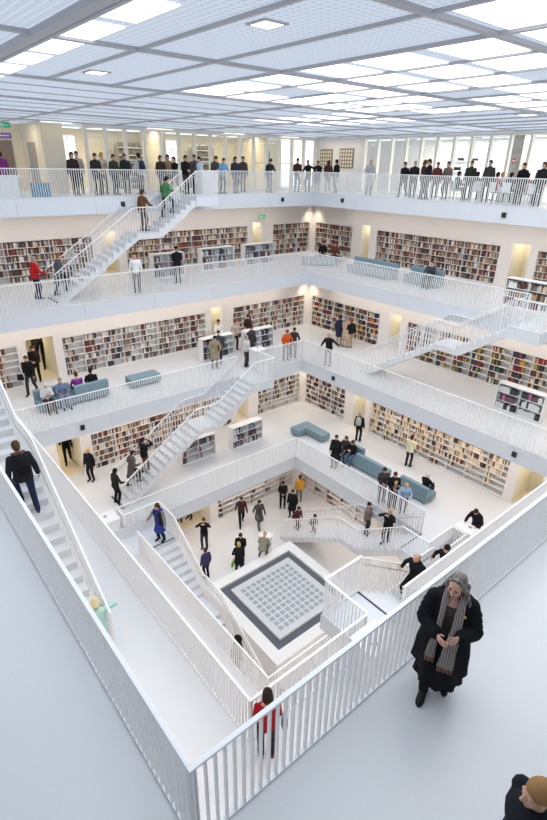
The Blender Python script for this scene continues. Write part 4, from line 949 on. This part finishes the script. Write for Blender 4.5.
# ---------------- third gallery
person('person in a bright red hooded jacket at the foot of the top stair', F(38, 299, 3), 10, 'onearm', 'hood', (186,36,38), 'trousers', (50,50,60), 'short', 'grey', 1.74)
person('person in a dark checked coat on the first steps of the top stair', on_stair(3, 'left', -3.62, -.1), 0, 'up', 'coat', (84,84,88), 'trousers', DK, 'short', 'ginger', 1.74)
person('person in a brown jacket on the middle landing of the top stair', on_stair(3, 'left', 0.5, .1), 20, 'onearm', 'jacket', (104,70,44), 'trousers', (80,76,72), 'short', 'brown', 1.72)
person('person in a green jacket on the upper flight of the top stair', on_stair(3, 'left', 1.65, .1), 10, 'up', 'jacket', (78,128,84), 'trousers', DK, 'short', 'black', 1.74)
person('man in a white shirt and tie standing at the third gallery railing', F(138, 292, 3), 240, 'stand', 'shirt', (234,234,234), 'trousers', (96,86,82), 'short', 'brown', 1.74)
person('woman in black seen from behind at the low unit of the third gallery', F(178.5, 283, 3), 80, 'front', 'jacket', K, 'trousers', K, 'bun', 'black', 1.72)
person('person in black sitting in the third gallery corner, left of two', V((12.05, 11.0, 3*H)), 225, 'sit', 'jacket', K, 'trousers', K, 'short', 'dark', 1.72)
person('person in brown sitting in the third gallery corner, right of two', V((12.4, 10.35, 3*H)), 225, 'sit', 'jacket', (96,60,50), 'trousers', DK, 'bob', 'red', 1.68)
bench((12.3, 10.75, 3*H), -PI/4, 1.6, 0.6, 'pale blue bench carrying the two people in the third gallery corner')
person('man in a dark vest with white sleeves on the third gallery sofa', V((11.6, 3.1, 3*H)), 195, 'sit', 'shirt', (60,66,80), 'trousers', K, 'short', 'brown', 1.74)
# ---------------- top gallery
def T(u, y): q = ony(u, 176, y); q.z = Z4; return q
def TR(u, x): q = onx(u, 176, x); q.z = Z4; return q
for i, (u, y, lab, az, pose, top, c, bc, hair, hc) in enumerate([
 (4, 14.2, 'person in a purple jacket at the far left before the brown door', 90, 'stand', 'jacket', (128,52,120), K, 'short', 'dark'),
 (74, 13.0, 'person in dark brown just right of the cream pier on the top gallery', 270, 'stand', 'jacket', (56,44,38), K, 'bob', 'dark'),
 (79, 13.6, 'person in pale grey beside the dark brown jacket on the top gallery', 240, 'stand', 'jacket', (170,166,160), K, 'short', 'brown'),
 (96.5, 12.6, 'tall person in olive black with folded hands on the top gallery', 270, 'front', 'jacket', (48,46,38), K, 'short', 'dark'),
 (103, 13.3, 'person in a cream top behind the tall olive figure', 270, 'front', 'jacket', (196,186,166), (90,70,50), 'bob', 'blond'),
 (114.5, 12.8, 'person in dark olive left of the curved chair on the top gallery', 280, 'stand', 'jacket', (60,58,46), K, 'short', 'dark'),
 (126, 13.2, 'person in black green a little left of the light grey backpacker', 260, 'stand', 'jacket', (44,50,46), K, 'short', 'dark'),
 (140.5, 11.8, 'person in a light grey jacket with a dark backpack at the top railing', 100, 'walk', 'jacket', (178,176,174), (84,80,78), 'short', 'black'),
 (161, 13.2, 'person in dark brown behind the stair head, left of the tan top', 270, 'stand', 'jacket', (70,52,44), DK, 'bob', 'dark'),
 (168.5, 13.6, 'person in a tan top behind the stair head', 260, 'stand', 'jacket', (160,134,104), DK, 'bob', 'dark'),
 (175.5, 12.4, 'person in black turning left behind the green jacket', 190, 'walk', 'jacket', K, K, 'short', 'black'),
 (185.5, 12.2, 'person in black facing the hall right of the stair', 275, 'front', 'jacket', K, (60,58,62), 'short', 'dark'),
 (195, 13.0, 'small person in dark grey near the stair head terminal', 250, 'stand', 'jacket', (84,78,80), K, 'short', 'black'),
 (200.5, 11.85, 'person in a pale blue white coat at the head of the top stair', 180, 'walk', 'coat', (196,206,222), (110,100,96), 'short', 'black'),
 (214.5, 12.0, 'person in dark grey at the top railing beside the blue jacket', 275, 'rail', 'jacket', (72,64,64), (90,90,96), 'short', 'brown'),
 (222.5, 11.9, 'person in a light blue jacket leaning on the top railing', 270, 'rail', 'jacket', (110,160,200), (70,70,76), 'short', 'red'),
 (235, 12.0, 'person in a dark vest with a white collar at the top railing', 270, 'stand', 'jacket', (48,50,62), (100,102,110), 'bob', 'dark'),
 (243.5, 13.4, 'person in grey black farther back, right of the white collar', 200, 'stand', 'jacket', (76,70,66), (110,106,104), 'short', 'dark'),
 (269, 11.9, 'person in navy leaning on the top railing with spread arms', 265, 'rail', 'jacket', (40,42,56), (116,116,122), 'short', 'dark'),
 (297, 12.2, 'person in dark red brown by the display rack near the corner', 250, 'front', 'jacket', (70,44,40), (96,96,104), 'short', 'brown'),
 (308.5, 12.2, 'person in a black suit and white shirt gesturing left near the corner', 200, 'point', 'jacket', K, (90,94,110), 'short', 'dark')]):
    q = T(u, y); person(lab, q, az, pose, top, c, 'trousers', bc, hair, hc, 1.66+0.1*((i*7) % 5)/4, vox=.024)
backpack(T(140.5, 11.8)+V((.02,-.17,1.0)), 100, (50,52,66), 'dark backpack worn by the light grey jacket on the top gallery')
for i, (u, x, lab, az, pose, top, c, bc, hair, hc) in enumerate([
 (317.5, 12.6, 'person in black at the top gallery corner, right of the gesturing suit', 230, 'front', 'jacket', K, (86,92,110), 'short', 'red'),
 (328, 13.0, 'person in brown looking at the left framed picture', 40, 'stand', 'jacket', (74,52,46), (90,86,84), 'bob', 'brown'),
 (336.5, 12.3, 'person in black below the right framed picture', 100, 'stand', 'jacket', K, (110,112,118), 'short', 'black'),
 (369.5, 12.2, 'person in a pale coat with a bald head alone on the right top gallery', 240, 'onearm', 'coat', (176,176,176), (100,100,104), 'bald', (150,120,90)),
 (404.5, 12.4, 'person in black at the left end of the right-hand crowd', 190, 'walk', 'jacket', K, DK, 'short', 'dark'),
 (414, 12.6, 'person with folded arms in black in the right-hand crowd', 220, 'front', 'jacket', (36,36,40), DK, 'short', 'grey'),
 (422.5, 12.0, 'red-haired woman in black embracing another in the right-hand crowd', 320, 'front', 'jacket', (66,48,46), DK, 'bob', 'red'),
 (429, 12.0, 'person in black close against the red-haired woman', 140, 'front', 'jacket', K, DK, 'short', 'dark'),
 (437, 13.4, 'person in red brown behind the embracing pair', 200, 'stand', 'jacket', (110,60,52), DK, 'short', 'dark'),
 (447.5, 13.2, 'tall person in grey behind the railing right of the embracing pair', 180, 'stand', 'jacket', (120,100,90), DK, 'short', 'brown'),
 (470.5, 13.4, 'person in dark green standing before the second bright window', 200, 'stand', 'jacket', (52,58,50), DK, 'short', 'dark'),
 (489, 13.4, 'person in dark grey standing left of the red sweater in the right-hand crowd', 190, 'stand', 'jacket', (70,66,64), DK, 'short', 'dark'),
 (523, 13.2, 'person in black standing before the grey column', 180, 'stand', 'jacket', K, DK, 'short', 'black'),
 (542.5, 12.6, 'person in black with a bag at the right edge of the top gallery', 190, 'stand', 'jacket', (40,40,44), DK, 'bob', 'brown')]):
    q = TR(u, x); person(lab, q, az, pose, top, c, 'trousers', bc, hair, hc, 1.64+0.1*((i*5) % 4)/3, vox=.024)
CH = None
def chair(x, y, rz, label):
    t = thing('chair', label, 'chair', (x, y, Z4), rz, 'white chairs of the top gallery cafe')
    obj('seat', MB().box(-.2,.2,-.2,.2,.42,.46), M['signwhite'], t); obj('backrest', MB().box(-.2,.2,-.21,-.18,.462,.84), M['signwhite'], t)
    for sx in (-1, 1):
        for sy in (-1, 1): obj('leg', MB().box(sx*.17-.015, sx*.17+.015, sy*.17-.015, sy*.17+.015, 0, .42), M['metal'], t)
for i, (u, c, lab) in enumerate([(458, (50,46,50), 'dark-clad'), (478, (70,60,66), 'plum-clad'), (497, (176,40,46), 'red-sweatered'), (503, (190,170,150), 'beige-clad'), (511, (54,56,70), 'navy-clad'), (529, (190,44,52), 'crimson-clad'), (537, (96,84,84), 'brown-clad')]):
    q = TR(u, 13.75 if i % 2 else 13.5); az = 30+(i*67) % 120-60
    person(f'{lab} person sitting among the cafe crowd at the right top railing', q, az, 'sit', 'jacket', c, 'trousers', DK, 'short', ['dark', 'brown', 'black', 'blond'][i % 4], 1.68, vox=.024)
    chair(q.x, q.y, math.radians(az-90), 'white chair under a seated person of the top gallery cafe')
# ---------------- the man with the backpack on the left stair
SGX, SGY = -8.5, -0.74
zz = 2*H+stair_z(SGY-0.15)
MP = dict(w=((-.31,-.02,.80),(.31,.06,.82)), a=((-.10,.18,.258),(.10,-.20,.12)), lean=7, hp=10)
mloc = V((SGX, SGY, zz))
t = person('man with a black backpack, brown hood and navy jeans climbing the left stair', mloc, 90, MP, 'hood', (36,38,46), 'trousers', (36,44,70), 'short', (84,64,48), 1.8, (64,60,62), .009)
S = skeleton(MP); nb = S['neck']
mb = MB()
for k in range(10):                       # brown hood lining folded round the neck
    a0 = PI*(0.0+k/9.0*1.0)+PI
    p0 = nb+V((math.cos(a0)*.105, math.sin(a0)*.095-.02, .035-.02*math.sin(a0)))
    mb.ell(p0, .045, .04, .03, 8)
obj('hood_lining', remesh(mb, .01, 2), cloth((96,66,48)), t)
obj('sole', MB().cbox(.11, -.14, .052, .10, .29, .022), M['signwhite'], t)
def backpos(loc, az, S, sc, back=-.15, up_=-.24):
    c, s_ = math.cos(math.radians(az-90)), math.sin(math.radians(az-90)); p = S['chest']+S['R']@V((0, back, up_)); p = p*sc
    return loc+V((p.x*c-p.y*s_, p.x*s_+p.y*c, p.z))
b = backpack(backpos(mloc, 90, S, 1.8/1.72, -.215, -.27), 90, (24,24,27), 'black backpack on the back of the man climbing the left stair', 1.08)
b.rotation_euler = (-math.radians(7), 0, 0)
# ---------------- the woman with the scarf
HW = dict(w=((-.105,.30,1.15),(.10,.29,1.10)), a=((-.09,-.10,.10),(.11,.12,.08)), lean=2, hp=8, hy=-20)
S = skeleton(HW)
wl = F(433, 697, 3)+V((.10,.06,0)); WAZ = 208
t = thing('person', 'woman with long grey hair and striped scarf in a long black coat beside the balustrade', 'person', wl, math.radians(WAZ-90), None, 1.70/1.72)
SK2 = mat('skin_fair', srgb(214, 164, 142), 0.5, noise=0.05, nscale=30)
obj('body', body_mesh(S, .005), SK2, t)
blk = mat('coat_black', srgb(27, 27, 31), 0.92, noise=0.25, nscale=18, spec=0.15)
def coat_shell():
    mb = MB(); Z = [(1.452,.125,.085,0),(1.41,.185,.115,0),(1.33,.215,.145,.005),(1.2,.222,.165,.01),(1.05,.225,.175,.01),(.9,.25,.195,.01),(.72,.275,.22,.0),(.54,.275,.23,-.01),(.42,.285,.245,-.02)]
    n = 44; a0, a1 = math.radians(90+20), math.radians(450-20); vs = []
    for k, (z, rx, ry, oy) in enumerate(Z):
        fl_ = max(0, (1.05-z)/.65)
        for i in range(n+1):
            a = a0+(a1-a0)*i/n; wv = 1+fl_*(.075*math.sin(a*7+z*2)+.04*math.sin(a*3+1)); zz_ = z+fl_*.03*math.sin(a*5)
            vs.append((rx*wv*math.cos(a), oy+ry*wv*math.sin(a), zz_))
    fs = [(k*(n+1)+i, k*(n+1)+i+1, (k+1)*(n+1)+i+1, (k+1)*(n+1)+i) for k in range(len(Z)-1) for i in range(n)]
    mb.add(vs, fs); return mb
sh = MB()
co = coat_shell().mesh('coat', True); o = obj('coat', co, blk, t); sd_ = o.modifiers.new('thick', 'SOLIDIFY'); sd_.thickness = .018; sd_.offset = 1
sl = MB()
for i in (0, 1):
    sx = -1 if i == 0 else 1
    sl.cap(S['sh'][i]+V((0,0,-.015)), .088, S['el'][i], .090, 16); sl.cap(S['el'][i], .090, S['el'][i].lerp(S['wr'][i], .86), .070, 16)
    for k in range(4):                    # gathered folds
        p = S['sh'][i].lerp(S['el'][i], .25+.22*k); sl.ell(p+V((sx*.012,.01,0)), .094, .09, .03, 12)
for k in range(12):                       # collar
    a = PI*.30+(PI*2-PI*.6)*k/11+PI*.5-PI*.0
    sl.ell(S['neck']+V((.098*math.cos(a), .088*math.sin(a)-.005, -.005-.03*max(0, math.sin(a)))), .032, .03, .04, 8)
obj('coat_sleeves', remesh(sl, .011, 2), blk, t)
top = MB(); top.loft([r for r in torso_rings(S, .006, -.1, .43)], 20); top.loft([(S['pel']+V((0,0,-.1)), .17, .13), (S['pel']+V((0,0,.1)), .16, .12)], 16)
obj('top', remesh(top, .012, 1), cloth((72, 68, 66)), t)
sk = MB(); n = 40; vs = []
ZS = [(1.0,.165,.125),(.8,.19,.155),(.55,.22,.20),(.26,.25,.235),(.255,.22,.20),(.6,.18,.15)]
for z, rx, ry in ZS:
    for i in range(n): a = 2*PI*i/n; w_ = 1+max(0, (.95-z))*.12*math.sin(a*9); vs.append((rx*w_*math.cos(a), ry*w_*math.sin(a), z))
sk.add(vs, [(k*n+i, k*n+(i+1) % n, (k+1)*n+(i+1) % n, (k+1)*n+i) for k in range(len(ZS)-1) for i in range(n)]); obj('skirt', sk, blk, t, True)
for i in (0, 1): obj('shoe', shoe_mesh(S, i, True), cloth((30,28,28), .45), t)
obj('stockings', bottom_mesh(S, 'trousers', .013), blk, t)
# hair: a parted cap and long strands over the shoulders
hm = bpy.data.materials.new('grey_hair'); hm.use_nodes = True; nt = hm.node_tree; b = nt.nodes['Principled BSDF']; tc = nt.nodes.new('ShaderNodeTexCoord')
mp = nt.nodes.new('ShaderNodeMapping'); mp.inputs['Scale'].default_value = (60, 60, 4); nz = nt.nodes.new('ShaderNodeTexNoise'); nz.inputs['Scale'].default_value = 1; nz.inputs['Detail'].default_value = 3
cr = nt.nodes.new('ShaderNodeValToRGB'); cr.color_ramp.elements[0].position = .35; cr.color_ramp.elements[0].color = (*srgb(72, 64, 58), 1); cr.color_ramp.elements[1].position = .65; cr.color_ramp.elements[1].color = (*srgb(146, 136, 126), 1)
nt.links.new(tc.outputs['Object'], mp.inputs['Vector']); nt.links.new(mp.outputs['Vector'], nz.inputs['Vector']); nt.links.new(nz.outputs['Fac'], cr.inputs['Fac']); nt.links.new(cr.outputs['Color'], b.inputs['Base Color']); b.inputs['Roughness'].default_value = .5
c, m = S['head'], S['hr']; g = lambda x, y, z: c+m@V((x, y, z)); hb = MB()
hb.ell(g(0,-.036,.045), .088, .094, .088, 18, m)
for s in (-1, 1):
    hb.cap(g(s*.012,.035,.112), .018, g(s*.078,.015,.045), .020, 10); hb.cap(g(s*.078,.015,.045), .020, g(s*.090,-.015,-.06), .022, 10)
    hb.cap(g(s*.090,-.015,-.06), .022, g(s*.10,-.05,-.14), .026, 10)
for k in range(9):
    x = -.085+.17*k/8; a = g(x, -.085+.3*abs(x)*.3, -.02); b_ = V((x*1.35+c.x, -.13+c.y-.0, c.z-.17)); e = V((x*1.3+c.x+.01, -.165+c.y, c.z-.30-.03*(k % 3)))
    hb.cap(a, .030, b_, .028, 9); hb.cap(b_, .028, e, .012, 9)
s = 1
hb.cap(g(-.088,-.03,-.05), .026, V((c.x-.135, c.y-.05, c.z-.17)), .028, 9); hb.cap(V((c.x-.135, c.y-.05, c.z-.17)), .030, V((c.x-.17, c.y-.0, c.z-.34)), .014, 9)
hb.cap(g(-.092,-.02,-.03), .028, V((c.x-.15, c.y+.01, c.z-.19)), .026, 9); hb.cap(V((c.x-.15, c.y+.01, c.z-.19)), .026, V((c.x-.165, c.y+.05, c.z-.33)), .010, 9)
obj('hair', remesh(hb, .008, 2), hm, t)
for s in (-1, 1):
    obj('eye', MB().ell(g(s*.033, .076, .006), .012, .009, .0045, 10, m), cloth((60,44,40), .4), t, True)
    obj('eyebrow', MB().cap(g(s*.016, .090, .030), .005, g(s*.052, .076, .030), .004, 8), cloth((120,96,84)), t, True)
obj('lips', MB().cap(g(-.018, .091, -.063), .006, g(.018, .091, -.063), .006, 8), cloth((172,100,92), .5), t, True)
obj('pin', MB().loft([((-.125,.150,1.30),.014,.014,(1,0,0),(0,0,1)),((-.125,.163,1.30),.012,.012,(1,0,0),(0,0,1))], 14), mat('pin_yellow', srgb(240, 214, 60), .4), t)
# scarf
sm = bpy.data.materials.new('scarf_stripes'); sm.use_nodes = True; nt = sm.node_tree; b = nt.nodes['Principled BSDF']; b.inputs['Roughness'].default_value = .9
tc = nt.nodes.new('ShaderNodeTexCoord'); wv = nt.nodes.new('ShaderNodeTexWave'); wv.bands_direction = 'X'; wv.inputs['Scale'].default_value = 13; wv.inputs['Distortion'].default_value = .6
cr = nt.nodes.new('ShaderNodeValToRGB'); E_ = cr.color_ramp.elements
E_[0].position = 0; E_[0].color = (*srgb(92, 90, 94), 1); E_[1].position = 1; E_[1].color = (*srgb(166, 160, 152), 1); e = E_.new(.45); e.color = (*srgb(128, 124, 124), 1); e = E_.new(.62); e.color = (*srgb(140, 108, 96), 1)
nt.links.new(tc.outputs['Object'], wv.inputs['Vector']); nt.links.new(wv.outputs['Fac'], cr.inputs['Fac']); nt.links.new(cr.outputs['Color'], b.inputs['Base Color'])
def strip(pts, w):
    R = []
    for k, (p, ww) in enumerate(zip(pts, w)):
        p = V(p); R.append((p, ww/2, .011, V((1,0,0)), V((0,.96,.25))))
    return MB().loft(R, 14)
sc_ = MB()
RS = [(.07,-.02,1.50),(.085,.10,1.43),(.088,.168,1.32),(.095,.205,1.15),(.115,.265,1.0),(.125,.262,.88),(.13,.268,.76)]
LS = [(-.07,-.02,1.50),(-.08,.10,1.43),(-.075,.170,1.32),(-.07,.212,1.15),(-.06,.285,1.08),(-.04,.36,1.0),(-.04,.345,.88),(-.035,.335,.74)]
nk = [V((.07*math.cos(a), -.02+.075*math.sin(a), 1.50)) for a in [PI*2-PI*k/6 for k in range(7)]]
s1 = strip(RS, [.06,.055,.055,.06,.07,.085,.10]); s2 = strip(LS, [.06,.07,.085,.10,.12,.13,.14,.16])
mb = MB(); mb.add(s1.v, s1.f); mb.add(s2.v, s2.f); mb.tube(nk, .03, 10)
scf = obj('scarf', mb, sm, t, True)
fr = MB()
for (px, py, pz), w_ in ((RS[-1], .10), (LS[-1], .16)):
    for k in range(int(w_/.012)):
        x = px-w_/2+.006+k*.012; fr.cap((x, py, pz+.01), .004, (x+random.uniform(-.006,.006), py+random.uniform(-.005,.008), pz-.07), .003, 6)
fo = obj('fringe', fr, cloth((150,112,92)), t, True); fo['kind'] = 'stuff'
fo['label'] = 'brownish scarf fringe'
# ---------------- the blond person cut off at the lower right corner
bp = fl(550, 795, 3*H+1.50); bp.z = 3*H
BP = dict(w=((-.2,-.04,.84),(.2,-.06,.84)), a=((-.1,-.1,.08),(.1,.16,.08)), lean=4, hp=0)
person('blond person in a black jacket cut off at the lower right corner', bp, 145, BP, 'puffer', (30,32,38), 'trousers', DK, 'short', (156,118,78), 1.66, (40,36,36), .010)
make_camera()
